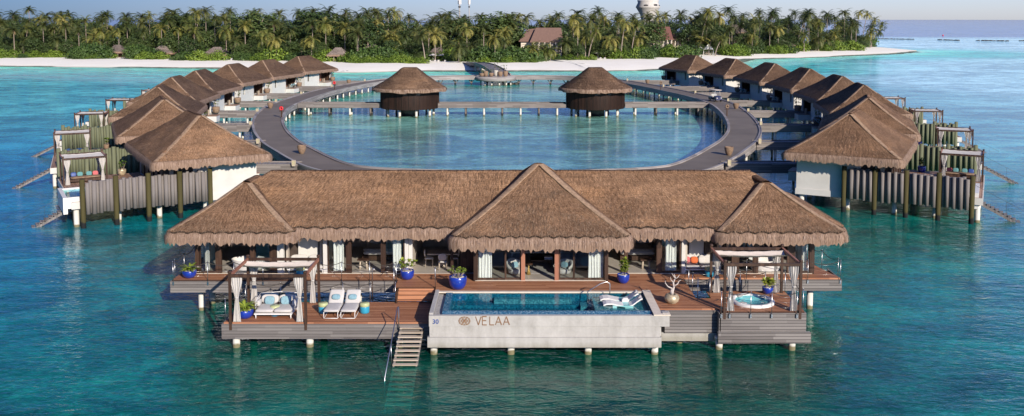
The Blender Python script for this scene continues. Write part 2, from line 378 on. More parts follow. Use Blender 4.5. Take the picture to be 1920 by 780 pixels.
def snapshot(o): return (o, [snapshot(c) for c in kids(o)])
# ------------------------------------------------------------------ sea, seabed, island ground
def sstep(a, b, x):
    t = np.clip((x-a)/(b-a), 0, 1); return t*t*(3-2*t)
SHORE = [(-420, 318), (-300, 314), (-172.9, 305.9), (-135, 302), (-93, 292.5), (-70, 281), (-51, 272), (-32.7, 277.4), (-4.9, 277.4), (22.9, 277.4), (40, 281), (60, 300),
         (80, 330), (94.2, 362), (119, 374), (149, 396), (175, 415), (193, 437), (200, 452)]
SH = np.array(SHORE)
def shore_dist(X, Y):
    d = np.full(X.shape, 1e9)
    for a, b in zip(SH[:-1], SH[1:]):
        ab = b-a; L = (ab**2).sum(); t = np.clip(((X-a[0])*ab[0]+(Y-a[1])*ab[1])/L, 0, 1)
        d = np.minimum(d, np.hypot(X-a[0]-t*ab[0], Y-a[1]-t*ab[1]))
    return d
def lerp(a, b, t): return a*(1-t[..., None])+np.array(b)*t[..., None]
def water_cols(X, Y):
    d = shore_dist(X, Y); wob = 6*np.sin(X*.045+1.3)+5*np.sin(Y*.06)+4*np.sin(X*.11+Y*.07)
    c = np.zeros(X.shape+(3,))+np.array((.003, .18, .16))
    c = lerp(c, (.006, .17, .30), sstep(0, 1, (-X-20+wob*.6)/22)*(1-sstep(120, 175, Y))*sstep(38, 60, Y+wob))
    c = lerp(c, (.07, .38, .40), sstep(-22, -60, X)*sstep(90, 160, Y))
    lag = (1-sstep(.82, 1.02, np.hypot((X+1.5)/35.0, (Y-150)/70.0)+wob*.004))
    c = lerp(c, (.11, .27, .24), lag)
    c = lerp(c, (.09, .30, .34), sstep(36, 75, X+wob)*sstep(50, 95, Y))  # bright sky reflection at right put into the body colour, also next line
    c = lerp(c, (.30, .55, .62), sstep(60, 110, X+wob)*sstep(120, 200, Y))
    c = lerp(c, (.03, .46, .42), (1-sstep(18, 75, d+wob*1.2)))
    c = lerp(c, (.10, .70, .52), (1-sstep(2, 30, d+wob*.7)))
    c = lerp(c, (.45, .80, .60), (1-sstep(0, 8, d)))
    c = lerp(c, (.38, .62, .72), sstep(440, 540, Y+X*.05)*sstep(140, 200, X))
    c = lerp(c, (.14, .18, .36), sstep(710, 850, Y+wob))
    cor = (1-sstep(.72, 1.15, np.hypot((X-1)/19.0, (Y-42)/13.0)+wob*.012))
    c = lerp(c, (.0015, .07, .05), cor)  # deck shade and villa reflection painted into the water colour
    clear = .42*(1-sstep(62, 135, Y))*(1-.55*sstep(-18, -34, X))*(1-.5*sstep(30, 60, X))
    clear = np.maximum(clear, .45*(1-sstep(0, 7, d)))
    clear[:] = np.minimum(clear, .42)
    return c, clear
def axis(parts):
    a = []
    for x0, x1, n in parts: a += list(np.linspace(x0, x1, n, endpoint=False))
    return np.array(a+[parts[-1][1]])
xs = axis([(-12000, -400, 8), (-400, -120, 28), (-120, 120, 70), (120, 420, 36), (420, 12000, 8)])
ys = axis([(-60, 30, 4), (30, 130, 40), (130, 260, 34), (260, 480, 60), (480, 900, 30), (900, 25000, 12)])
XX, YY = np.meshgrid(xs, ys)
def sheet(name, Z, mat, attrs):
    ny, nx = XX.shape; vs = np.stack([XX, YY, Z], -1).reshape(-1, 3)
    idx = np.arange(ny*nx).reshape(ny, nx)
    fs = np.stack([idx[:-1, :-1], idx[:-1, 1:], idx[1:, 1:], idx[1:, :-1]], -1).reshape(-1, 4)
    me = bpy.data.meshes.new(name); me.from_pydata(vs.tolist(), [], fs.tolist()); me.materials.append(M[mat])
    for k, a in attrs.items():
        at = me.color_attributes.new(k, 'FLOAT_COLOR', 'POINT'); at.data.foreach_set('color', a.astype(np.float32).ravel())
    me.polygons.foreach_set('use_smooth', [True]*len(fs)); o = obj(name, me); tag(o, kind='structure'); return o
n = NM('sea'); P = n.pos(); at = n.n('ShaderNodeAttribute', attribute_name='body'); body, clear = at.outputs['Color'], at.outputs['Alpha']
# ripples
w1 = n.noise(n.mapping(P, (.55, 1.15, 1), rot=(0, 0, .25)), 1, 3, .6, dist=.6)
w2 = n.noise(n.mapping(P, (1.7, 3.6, 1), rot=(0, 0, -.2)), 1, 3, .6, dist=.8)
w3 = n.noise(n.mapping(P, (.09, .25, 1), rot=(0, 0, .1)), 1, 3, .55)
hh = n.math('ADD', n.math('ADD', n.math('MULTIPLY', w1, .14), n.math('MULTIPLY', w2, .062)), n.math('MULTIPLY', w3, .25))
nb = n.n('ShaderNodeBump', {'Height': hh, 'Strength': 1.0, 'Distance': .55}).outputs[0]
# coral and sand patches of the bed, with caustic-like ripple light painted in
p1 = n.noise(n.mapping(P, (.16, .26, 1)), 1, 5, .62, dist=.8)
p2 = n.noise(n.mapping(P, (1.3, 2.6, 1)), 1, 5, .7, dist=1.6)
p3 = n.noise(n.mapping(P, (.02, .05, 1)), 1, 4, .6)
pf = n.math('SUBTRACT', n.math('ADD', n.math('MULTIPLY', p1, .46), n.math('ADD', n.math('MULTIPLY', p2, .44), n.math('MULTIPLY', p3, .3))), .04)
k = n.ramp(pf, [(.36, (.25, .30, .34)), (.48, (.70, .72, .75)), (.56, (1.25, 1.25, 1.2)), (.65, (2.5, 2.35, 2.15))])
bodyc = n.mix(1.0, body, k, 'MULTIPLY')
dif = n.n('ShaderNodeBsdfDiffuse', {'Color': bodyc})
tr = n.n('ShaderNodeBsdfTransparent', {'Color': (.28, 1.0, .95, 1)})
mx = n.n('ShaderNodeMixShader', {0: clear, 1: dif.outputs[0], 2: tr.outputs[0]})
gl = n.n('ShaderNodeBsdfGlossy', {'Roughness': .02, 'Normal': nb, 'Color': (.92, .97, 1, 1)})
fr = n.schlick(nb)
m2 = n.n('ShaderNodeMixShader', {0: n.math('MINIMUM', n.math('MULTIPLY', fr, 1.12), .48), 1: mx.outputs[0], 2: gl.outputs[0]})
n.t.links.new(m2.outputs[0], n.out.inputs[0]); M['sea'] = n.m
n = NM('seabed'); P = n.pos()
a = n.noise(P, .35, 6, .65, dist=.6); b = n.noise(P, 1.6, 5, .7, dist=1.0); v = n.n('ShaderNodeTexVoronoi', {'Vector': n.mix(.35, P, n.n('ShaderNodeTexNoise', {'Vector': P, 'Scale': 1.5}).outputs[1], 'LINEAR_LIGHT'), 'Scale': .9}, feature='DISTANCE_TO_EDGE').outputs[0]
ff = n.math('ADD', n.math('MULTIPLY', a, .55), n.math('MULTIPLY', b, .45))
c = n.ramp(ff, [(.40, (.012, .02, .012)), (.47, (.05, .075, .05)), (.54, (.18, .23, .16)), (.62, (.50, .56, .42))])
ca = n.ramp(v, [(.0, (1.8, 1.8, 1.7)), (.06, (1.05, 1.05, 1.05)), (.3, (.9, .9, .9))])  # bright cell edges: caustic light lines painted into the bed colour
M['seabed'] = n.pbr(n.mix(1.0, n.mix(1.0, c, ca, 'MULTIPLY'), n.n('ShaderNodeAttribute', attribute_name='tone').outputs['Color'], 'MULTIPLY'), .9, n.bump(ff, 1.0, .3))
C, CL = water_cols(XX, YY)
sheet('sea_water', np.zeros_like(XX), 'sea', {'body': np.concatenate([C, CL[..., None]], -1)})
SD = shore_dist(XX, YY)
bedz = -1.8-.9*sstep(20, 120, SD)+1.9*(1-sstep(0, 26, SD)); bedz = bedz-8*sstep(730, 800, YY)
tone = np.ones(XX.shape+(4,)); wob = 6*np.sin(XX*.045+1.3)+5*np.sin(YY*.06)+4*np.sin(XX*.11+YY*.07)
tone[..., :3] = (1-.72*(1-sstep(.72, 1.15, np.hypot((XX-1)/19.0, (YY-42)/13.0)+wob*.012)))[..., None]  # bed colour darkened round the villa in place of its shade and reflection
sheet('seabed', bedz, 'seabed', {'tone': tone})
# island
n = NM('sand'); P = n.pos(); f = n.math('ADD', n.math('MULTIPLY', n.noise(P, .12, 4), .6), n.math('MULTIPLY', n.noise(P, 1.3, 4), .4))
sandc = n.ramp(f, [(.3, (.92, .87, .74)), (.6, (.98, .94, .82))]); z = n.n('ShaderNodeSeparateXYZ', {0: P}).outputs[2]
wet = n.ramp(n.math('ADD', n.math('MULTIPLY', z, 1.6), n.math('MULTIPLY', f, .25)), [(.10, (1, 1, 1)), (.42, (0, 0, 0))])
M['sand'] = n.pbr(n.mix(wet, sandc, (.50, .42, .32)), .9, n.bump(f, .5, .2))
simple('forest_floor', (.05, .06, .025), .95, .5, .2, bump=.5)
BACK = [(420, 640), (300, 900), (-500, 900), (-700, 400)]
def loop(off, z): return [(x, y+off, z) for x, y in SHORE]
NORM = []
for i, (x, y) in enumerate(SHORE):
    a = Vector(SHORE[max(0, i-1)]); b = Vector(SHORE[min(len(SHORE)-1, i+1)]); d = (b-a).normalized(); NORM.append((-d.y, d.x))
def ring(off, z, jit=0): return [(x+nx*off+random.uniform(-jit, jit), y+ny*off+random.uniform(-jit, jit), z) for (x, y), (nx, ny) in zip(DS, DN)]
DS, DN = [], []
for i in range(len(SHORE)-1):
    for t in np.linspace(0, 1, 10, endpoint=False):
        DS.append((SHORE[i][0]*(1-t)+SHORE[i+1][0]*t, SHORE[i][1]*(1-t)+SHORE[i+1][1]*t)); DN.append((NORM[i][0]*(1-t)+NORM[i+1][0]*t, NORM[i][1]*(1-t)+NORM[i+1][1]*t))
DS = [(x+2.0*math.sin(x*.13)+.8*math.sin(x*.4), y+2.6*math.sin(x*.07+2)+1.5*math.sin(x*.19)+.9*math.sin(x*.43)) for x, y in DS]
rows = [ring(-9, -1.2), ring(-3, -.25), ring(0, .04), ring(3, .3), ring(8, .62), ring(18, .95), ring(30, 1.15, 0), ]
TIPX = 200.0
rows.append([(x+nx*60, y+ny*60, 1.3) for (x, y), (nx, ny) in zip(DS, DN)])
rows.append([(x*1.0, 620+.2*abs(x), 1.6) for (x, y) in DS])
# the sand tip narrows to nothing at the right end
ntip = 45
for r, row in enumerate(rows):
    for i in range(len(row)-ntip, len(row)):
        t = (i-(len(row)-ntip))/(ntip-1); t = t*t*(3-2*t); ex, ey = 203.0, 455.0
        p = Vector(row[i]); q = Vector((ex+(r-2)*.5, ey+(r-2)*1.2, -1.2 if r < 2 else .05 if r == 2 else .1))
        if r >= 6: q = Vector((196-(r-6)*10, 480+(r-6)*60, .9 if r == 6 else 1.2))
        row[i] = tuple(p.lerp(q, t))
vs = [p for row in rows for p in row]; L = len(DS); fs = []; ms = []
for r in range(len(rows)-1):
    for i in range(L-1): fs.append((r*L+i, r*L+i+1, (r+1)*L+i+1, (r+1)*L+i)); ms.append(0 if r < 7 else 1)
me = bpy.data.meshes.new('beach_ground'); me.from_pydata(vs, [], fs); me.materials.append(M['sand']); me.materials.append(M['forest_floor'])
me.polygons.foreach_set('material_index', ms); me.polygons.foreach_set('use_smooth', [True]*len(fs))
tag(obj('island_ground', me), kind='structure')

# ------------------------------------------------------------------ thatched roofs
def ring_pts(hx, hy, rc, spx, spy, nc):
    """rounded rectangle, counter-clockwise from the front-left; returns (x, y, nx, ny, coordinate along the side)"""
    rc = min(rc, hx*.98, hy*.98); o = []
    def side(ax, ay, bx, by, nx, ny, k):
        for i in range(k): t = i/k; x = ax+(bx-ax)*t; y = ay+(by-ay)*t; o.append((x, y, nx, ny, x if ny else y))
    def arc(cx, cy, a0, k):
        for i in range(k): a = a0+PI/2*i/k; nx, ny = math.cos(a), math.sin(a); o.append((cx+rc*nx, cy+rc*ny, nx, ny, (cx+rc*nx) if abs(ny) > abs(nx) else (cy+rc*ny)))
    side(-hx+rc, -hy, hx-rc, -hy, 0, -1, spx); arc(hx-rc, -hy+rc, -PI/2, nc)
    side(hx, -hy+rc, hx, hy-rc, 1, 0, spy); arc(hx-rc, hy-rc, 0, nc)
    side(hx-rc, hy, -hx+rc, hy, 0, 1, spx); arc(-hx+rc, hy-rc, PI/2, nc)
    side(-hx, hy-rc, -hx, -hy+rc, -1, 0, spy); arc(-hx+rc, -hy+rc, PI, nc)
    return o
def thatch_roof(parent, loc, hx, hy, ze, zr, seed=0, rows=14, step=.35, scallop=0.0, straws=0, fr_len=.5, fr_dens=20, mat='thatch', rc=.55, name='roof', front_only=False, flat=.1, lump=.022, blade=.03):
    rnd = random.Random(seed); m = min(hx, hy); H = zr-ze; sl = math.hypot(H, m)
    spx = max(2, int(2*hx/step)); spy = max(2, int(2*hy/step)); nc = 5
    mb = MB(); R = []
    for j in range(rows+1):
        t = j/rows; tt = t**1.0*(1-flat/m)
        pts = ring_pts(hx-m*tt, hy-m*tt, rc*(1-t)+.22*t, spx, spy, nc)
        row = []
        for (x, y, nx, ny, s) in pts:
            z = ze+H*t-.05*H*math.sin(PI*t)
            if j == rows: z -= .03
            q = mnoise.noise(Vector((x*.9+seed*7, y*.9, t*4)))*lump*2+mnoise.noise(Vector((x*3+seed*3, y*3, t*9)))*lump
            if scallop and j == 0:
                d = .13*(1-abs(math.sin(PI*s/scallop)))-.05; x += nx*d; y += ny*d; z -= d*H/m
            row.append((x, y, z+q*(1 if 0 < j < rows else .4), s, t*sl))
        R.append(row)
    n = len(R[0]); V_ = [p[:3] for row in R for p in row]; F = []; U = []
    for j in range(rows):
        for k in range(n):
            k2 = (k+1) % n; a, b, c, d = R[j][k], R[j][k2], R[j+1][k2], R[j+1][k]
            F.append((j*n+k, j*n+k2, (j+1)*n+k2, (j+1)*n+k)); sb = b[3] if abs(b[3]-a[3]) < 1.5 else a[3]+.1
            U.append([(a[3], a[4]), (sb, b[4]), (sb, c[4]), (a[3], d[4])])
    F.append(tuple(rows*n+k for k in range(n))); U.append([(R[rows][k][3], sl) for k in range(n)])
    mb._add(V_, F, U, True); 
    # underside lip, coloured dark for the shadow gap above the fringe
    if scallop:
        mb.cm = 2; lo = [(p[0]*.995, p[1]*.995, p[2]-.11) for p in R[0]]
        mb._add([p[:3] for p in R[0]]+lo, [(k, n+k, n+(k+1) % n, (k+1) % n) for k in range(n)], [[(R[0][k][3], 0)]*4 for k in range(n)])
    # soffit
    mb.cm = 0
    ins = [(p[0]*.93, p[1]*.93, ze-.12) for p in R[0]]
    mb._add([(p[0]*.97, p[1]*.97, p[2]-.1) for p in R[0]]+ins, [(k, n+k, n+(k+1) % n, (k+1) % n) for k in range(n)], [[(0, 0)]*4 for k in range(n)])
    mb._add(ins, [tuple(reversed(range(n)))], [[(0, 0)]*n])
    # loose straws lying on the slopes
    mb.cm = 1
    for _ in range(straws):
        if front_only: side = 0 if rnd.random() < .9 else rnd.choice((1, 3))
        else: side = rnd.choice((0, 0, 1, 3, 2) if hx >= hy else (0, 1, 1, 3, 3, 2))
        t = rnd.random()**1.3*.97
        a = hx-m*t; b = hy-m*t; s = rnd.uniform(-1, 1)
        if side in (0, 2): x = s*(a-.1); y = -b if side == 0 else b; nx, ny = 0, -1 if side == 0 else 1
        else: y = s*(b-.1); x = a if side == 1 else -a; nx, ny = 1 if side == 1 else -1, 0
        z = ze+H*t-.05*H*math.sin(PI*t)+.02
        L = rnd.uniform(.12, .34); lift = rnd.uniform(.0, .07); ang = rnd.gauss(0, .35); w = blade*rnd.uniform(.5, 1.1)/2
        tx, ty = -ny, nx; dx = nx*math.cos(ang)+tx*math.sin(ang); dy = ny*math.cos(ang)+ty*math.sin(ang)
        ox, oy = tx*w, ty*w; ex, ey, ez = x+dx*L, y+dy*L, z-(H/m)*L*math.cos(ang)+lift
        u = (rnd.random()*50, rnd.random()*50)
        mb._add([(x-ox, y-oy, z), (x+ox, y+oy, z), (ex, ey, ez)], [(0, 1, 2)], [[u]*3])
    o = mb.build(name, [mat, 'straw', 'thatch_gap_shade'], parent, loc)
    # fringe
    fb = MB(); base = ring_pts(hx, hy, rc, max(2, int(2*hx/.12)), max(2, int(2*hy/.12)), 10) if fr_dens > 15 else ring_pts(hx, hy, rc, max(2, int(2*hx/.25)), max(2, int(2*hy/.25)), 5)
    nb_ = len(base); k0 = H/m
    prof = [(-.30, .30*k0-.12), (.0, -.11 if scallop else -.03), (.12, -.19 if scallop else -.13), (.20, -.36), (.19, -.62*fr_len/.5)]
    rowsf = []
    for i, (off, dz) in enumerate(prof):
        row = []
        for q, (x, y, nx, ny, s) in enumerate(base):
            j = mnoise.noise(Vector((x*2.2+seed, y*2.2, i*.7)))*.05
            ww = rnd.uniform(-.24, .12)*fr_len*1.4 if i == len(prof)-1 else 0
            b_ = 0
            row.append((x+nx*(off+j+b_), y+ny*(off+j+b_), ze+dz+ww))
        rowsf.append(row)
    F = []; U = []
    for i in range(len(prof)-1):
        for k in range(nb_):
            k2 = (k+1) % nb_; s0 = base[k][4]; F.append((i*nb_+k, (i+1)*nb_+k, (i+1)*nb_+k2, i*nb_+k2)); U.append([(s0, -i*.2), (s0, -i*.2-.2), (s0+.12, -i*.2-.2), (s0+.12, -i*.2)])
    fb._add([p for r in rowsf for p in r], F, U, True)
    fb.cm = 1; per = 2*(2*hx+2*hy)
    for q in range(int(per/2*fr_dens)):
        x, y, nx, ny, s = base[rnd.randrange(nb_)]
        if front_only and ny > .5: continue
        a = rnd.uniform(-.06, .06); x += -ny*a; y += nx*a
        top = rnd.uniform(-.30, -.14 if scallop else -.04) if rnd.random() < .6 else rnd.uniform(-.45, -.2); o0 = .17+.05*rnd.random(); L = rnd.uniform(.18, .46)*fr_len/.5
        lean = rnd.gauss(0, .07); o1 = o0+rnd.uniform(-.03, .14); w = blade*.5*rnd.uniform(.6, 1.2); tx, ty = -ny, nx
        u = (rnd.random()*50, rnd.random()*50)
        fb._add([(x+nx*o0-tx*w, y+ny*o0-ty*w, ze+top), (x+nx*o0+tx*w, y+ny*o0+ty*w, ze+top), (x+nx*o1+tx*lean, y+ny*o1+ty*lean, ze+top-L)], [(0, 1, 2)], [[u]*3])
    fb.build('fringe', ['fringe', 'fringe_straw'], o)
    return o
def hip_caps(rf, hx, hy, ze, zr, flat, r=.13, ridge=True):
    m = min(hx, hy); H = zr-ze; k = 1-flat/m
    for sx in (-1, 1):
        for sy in (-1, 1):
            P_ = []
            for i in range(9):
                t = i/8*.985+.01; P_.append((sx*(hx-m*k*t-.12*(1-t)), sy*(hy-m*k*t-.12*(1-t)), ze+H*t-.05*H*math.sin(PI*t)-.03))
            ridge_cap(rf, P_, r*1.3, int(hx*10), sq=.2, mat='hip_straw', name='hip_cap')
    if ridge and abs(hx-hy) > .3:
        a = (hx-m, 0) if hx > hy else (0, hy-m); ridge_cap(rf, [(-a[0], -a[1], zr-.02), (a[0], a[1], zr-.02)], r*1.15, 3, sq=.6)
def ridge_cap(parent, pts, r=.16, seed=0, step=.35, sq=.7, mat='thatch', name='ridge_cap'):
    mb = MB(); P_ = []
    for a, b in zip(pts[:-1], pts[1:]):
        a, b = Vector(a), Vector(b); k = max(1, int((b-a).length/step))
        for i in range(k): P_.append(a.lerp(b, i/k))
    P_.append(Vector(pts[-1])); rnd = random.Random(seed)
    n = 8; vs = []; fs = []; us = []
    for i, p in enumerate(P_):
        d = (P_[min(i+1, len(P_)-1)]-P_[max(0, i-1)]).normalized(); sidev = d.cross(Vector((0, 0, 1))).normalized(); up = sidev.cross(d)
        rr = r*(1+rnd.uniform(-.12, .12))
        for k in range(n): t = 2*PI*k/n; vs.append(tuple(p+sidev*math.cos(t)*rr*1.5+up*math.sin(t)*rr*sq))
    for i in range(len(P_)-1):
        for k in range(n): k2 = (k+1) % n; fs.append((i*n+k, i*n+k2, (i+1)*n+k2, (i+1)*n+k)); us.append([(i*.3, k*.1), (i*.3, k*.1+.1), (i*.3+.3, k*.1+.1), (i*.3+.3, k*.1)])
    mb._add(vs, fs, us, True); return mb.build(name, mat, parent)
# ------------------------------------------------------------------ the near villa
SPLIT = ('fascia', 'beam', 'wall', 'dark_panel', 'side_panel', 'inner_wall', 'door_track', 'floor', 'floor_frame', 'bench', 'basin')
def part(mb, name, mats, t, sub=False):
    """part given in world coordinates under an unrotated thing (or, sub=True, under one of its parts)"""
    loc = (0, 0, 0) if sub else tuple(-Vector(t.location))
    if name in SPLIT and len(mb.isl) > 1 and t.name.startswith(('overwater', 'swimming')):
        for m in mb.pieces(): o = m.build(name, mats, t, loc)
        return o
    return mb.build(name, mats, t, loc)
UD, LD = 1.9, 1.3           # upper and lower deck levels
fx = lambda px: (px-960)*.02915     # along the wing wall
fc = lambda px: (px-960)*.02835     # along the centre wall
villa = thing('overwater_villa', 'large thatched villa nearest the camera, with a high centre roof above the pool', 'villa', (0, 50, 0))
# roofs
rm = thatch_roof(villa, (-.1, 2.1, 0), 18.05, 4.15, 4.70, 7.02, seed=1, rows=16, step=.12, scallop=.78, straws=15000, fr_len=.52, fr_dens=75, front_only=True, blade=.022)
ridge_cap(rm, [(-13.9, 0, 7.0), (13.9, 0, 7.0)], .13, 1)
rl = thatch_roof(villa, (-15.0, .75, 0), 3.42, 3.42, 4.58, 6.62, seed=2, rows=12, step=.12, scallop=.74, straws=4200, fr_len=.5, fr_dens=75, front_only=True, flat=.2, blade=.022)
ridge_cap(rl, [(0, -.1, 6.60), (.35, 1.0, 6.72)], .2, 3)
rr = thatch_roof(villa, (14.35, .75, 0), 3.47, 3.42, 4.58, 6.62, seed=3, rows=12, step=.12, scallop=.74, straws=4200, fr_len=.5, fr_dens=75, front_only=True, flat=.2, blade=.022)
ridge_cap(rr, [(0, -.1, 6.60), (-.35, 1.0, 6.72)], .2, 4)
rc_ = thatch_roof(villa, (1.52, 1.3, 0), 4.72, 4.72, 4.52, 7.62, seed=4, rows=16, step=.12, scallop=.66, straws=8000, fr_len=.56, fr_dens=80, front_only=True, flat=.12, blade=.022)
hip_caps(rc_, 4.72, 4.72, 4.52, 7.62, .12, .12, False); hip_caps(rl, 3.42, 3.42, 4.58, 6.62, .2, .09, False); hip_caps(rr, 3.47, 3.42, 4.58, 6.62, .2, .09, False)
# decks
def deck(polys, z, name, t=villa):
    b = MB()
    for p in polys: b.poly(p, z-.07, z)
    return part(b, name, 'deck_wood', t)
deck([[(-18.2, 47.6), (-6.1, 47.6), (-6.1, 46.2), (-3.95, 46.2), (-3.95, 45.22), (7.02, 45.22), (7.02, 42.72), (9.95, 42.72), (9.95, 44.35), (9.2, 44.35), (9.2, 47.9), (17.7, 47.9), (17.2, 50.2), (16.6, 55.2), (-17.8, 55.2)]], UD, 'deck')
deck([[(-13.83, 42.5), (-3.95, 42.5), (-3.95, 45.62), (-13.2, 45.62)]], LD, 'lower_deck')
deck([[(9.951, 42.28), (13.95, 42.28), (13.95, 45.55), (9.951, 45.55)]], UD+.003, 'tub_deck')
# steps between decks
for i in range(3):
    b = MB(); z = UD-.15*(i+1); b.box(-5.9, -4.0, 46.2-.24*(i+1), 46.2-.24*i, z-.06, z); b.box(-5.9, -4.0, 46.17-.24*i, 46.199-.24*i, z-.001+.001, z+.09)
    part(b, 'step', 'deck_wood', villa)
b = MB(); b.box(-5.95, -5.88, 45.4, 46.2, LD-.1, UD-.01); part(b, 'step_side', 'dark_wood', villa)
# fascias (grey weathered boards)
b = MB()
b.box(-18.28, -5.95, 47.52, 47.598, 1.22, UD-.072); b.box(-18.28, -18.202, 47.598, 55, 1.22, UD-.072)
b.box(9.1, 17.75, 47.82, 47.898, 1.22, UD-.072); b.box(17.7, 17.76, 47.9, 50, 1.22, UD-.072)
b.box(-13.92, -3.9, 42.42, 42.498, LD-.78, LD-.072); b.box(-13.92, -13.832, 42.498, 45.6, LD-.78, LD-.072)
b.box(7.36, 9.98, 42.64, 42.718, .72, UD-.072); b.box(9.12, 9.198, 44.4, 47.8, 1.2, UD-.072)
b.box(9.9, 14.02, 42.2, 42.278, .95, UD-.06); b.box(9.82, 14.22, 42.08, 42.16, .42, .94); b.box(13.952, 14.03, 42.28, 45.6, .95, UD-.06)
b.box(9.86, 9.949, 42.2, 42.63, .42, UD-.06)
part(b, 'fascia', 'grey_boards', villa)
b = MB(); b.box(9.82, 14.22, 42.162, 42.28, .42, .93); b.box(-13.9, -3.9, 42.5, 42.62, LD-.76, LD-.1); b.box(7.2, 9.86, 42.72, 44, .30, .72); b.box(9.86, 10.1, 42.3, 45, .3, .72)
part(b, 'beam', 'pool_plaster', villa)
b = MB(); b.box(-18, 17.4, 48.2, 54.8, 1.15, 1.75); b.box(-13.6, -4, 42.7, 45.4, .75, 1.15); b.box(10, 13.8, 42.4, 45.3, .6, 1.6); part(b, 'floor_frame', 'dark_wall', villa)
# piles
for x, y, zt in [(-13.32, 42.75, .6), (-9.78, 42.8, .6), (-5.45, 42.85, .6), (-13.2, 45.2, .8), (-9.6, 45.2, .8), (-16.9, 48.35, 1.3), (-16.74, 49.6, 1.3), (-12.6, 48.6, 1.3), (-8.4, 48.6, 1.3),
                 (9.95, 42.5, .5), (13.42, 42.4, .5), (13.3, 45.3, 1), (16.3, 48.6, 1.3), (12.3, 48.4, 1.3), (16.2, 53, 1.3), (-16.8, 53.5, 1.3), (8.2, 43.4, .5), (-4.5, 48.5, 1.3), (0, 48.5, 1.3), (4.2, 48.5, 1.3), (8, 48.5, 1.3)]:
    b = MB(); b.cyl(x, y, -2.4, zt, .17, 14); b.cyl(x, y, zt-.06, zt+.14, .22, 14); part(b, 'pile', 'pile', villa)
# walls: floor, back wall, side walls, partitions and ceilings
b = MB(); b.box(-17.3, 16.5, 48.72, 54.6, UD+.002, UD+.03); b.box(-1.95, 4.98, 47.36, 48.719, UD+.002, UD+.032); part(b, 'floor', 'interior_floor', villa)
b = MB(); b.box(-17.3, 16.4, 54.6, 54.8, 1.4, 4.6); b.box(-17.4, -17.3, 50.2, 54.6, 1.4, 4.6); b.box(16.4, 16.5, 50.4, 54.6, 1.4, 4.6)
b.box(fx(532), fx(536), 49.2, 54.5, 1.95, 4.5); b.box(fx(596), fx(600), 49.2, 54.5, 1.95, 4.5); b.box(fx(768), fx(772), 48.9, 54.5, 1.95, 4.5)
b.box(-2.1, -2.02, 49.2, 54.5, 1.95, 4.5); b.box(5.02, 5.1, 48.9, 54.5, 1.95, 4.5); b.box(fx(1286), fx(1290), 48.9, 54.5, 1.95, 4.5); b.box(fx(1350), fx(1354), 48.9, 54.5, 1.95, 4.5)
b.box(-17.2, 16.3, 48.9, 54.5, 4.5, 4.56)
part(b, 'inner_wall', 'interior_wall', villa)
b = MB()   # pale plastered front wall pieces
for p0, p1 in ((520, 532), (606, 613.5), (759, 766), (1278, 1285)): b.box(fx(p0), fx(p1), 48.66, 48.9, UD, 4.7)
b.box(fx(552), fx(590), 49.6, 49.7, UD, 4.6); b.box(fx(1298), fx(1326), 49.6, 49.7, UD, 4.6); b.box(fx(766.5), fx(773), 48.78, 48.95, UD, 4.6)
part(b, 'wall', 'plaster', villa)
b = MB(); b.box(fx(536), fx(551), 49.5, 49.6, UD, 4.6); b.box(fx(591), fx(605), 49.5, 49.6, UD, 4.6); b.box(fx(1286), fx(1297), 49.5, 49.6, UD, 4.6); b.box(fx(1327), fx(1372), 49.5, 49.6, UD, 4.6)
part(b, 'dark_panel', 'dark_wall', villa)
for p0, p1, y in ((366, 373.5, 48.66), (406, 415, 48.66), (469, 477, 48.66), (508, 519.5, 48.66), (651, 659, 48.66), (714, 721, 48.66), (1170, 1177, 48.66), (1231, 1239, 48.66), (1372, 1384, 48.66), (1414, 1422, 48.66), (1476, 1488, 48.66), (1518, 1527, 48.66), (845, 850, 48.66)):
    b = MB(); b.box(fx(p0), fx(p1), y, y+.16, UD, 4.7); part(b, 'post', 'dark_wood', villa)
for p0, p1 in ((888, 895), (977, 984.5), (1040, 1047.5), (1133.5, 1140.5)):
    b = MB(); b.box(fc(p0), fc(p1), 47.28, 47.46, UD, 4.6); part(b, 'post', 'red_wood' if 975 < p0 < 1050 else 'dark_wood', villa)
b = MB(); b.box(fc(888), fc(895), 47.46, 48.9, UD, 4.6); b.box(fc(1133.5), fc(1140.5), 47.46, 48.9, UD, 4.6); b.box(fc(860), fc(888), 48.9, 49.0, UD, 4.6); part(b, 'side_panel', 'dark_wood', villa)
def sliding(x0, x1, y, fr=.07, z1=4.5):
    b = MB(); b.box(x0, x0+fr, y, y+.06, UD+.04, z1); b.box(x1-fr, x1, y, y+.06, UD+.04, z1); b.box(x0+fr, x1-fr, y, y+.06, UD+.04, UD+.16); b.box(x0+fr, x1-fr, y, y+.06, z1-.1, z1)
    f = part(b, 'sliding_door', 'dark_wood', villa)
    g = MB(); g.box(x0+fr, x1-fr, y+.025, y+.035, UD+.16, z1-.1); part(g, 'glass_pane', 'glass', f, True)
sliding(fc(895), fc(947), 47.37, .03); sliding(fc(947), fc(977), 47.40); sliding(fc(1048), fc(1077), 47.40); sliding(fc(1077), fc(1133), 47.37, .03)
sliding(fx(614), fx(651), 48.7); sliding(fx(721), fx(759), 48.7); sliding(fx(1239), fx(1277), 48.7); sliding(fx(374), fx(406), 48.7); sliding(fx(477), fx(508), 48.7)
sliding(fx(1384), fx(1414), 48.7); sliding(fx(1489), fx(1518), 48.7)
b = MB(); b.box(-17.3, 16.4, 48.62, 48.78, 4.35, 4.62); b.box(-1.95, 4.98, 47.3, 47.46, 4.3, 4.6); b.box(-1.95, 4.98, 47.24, 47.5, UD+.0305, UD+.05); b.box(-17.3, -6, 48.6, 48.8, UD+.031, UD+.05); b.box(6, 16.4, 48.6, 48.8, UD+.031, UD+.05); part(b, 'door_track', 'coping', villa)
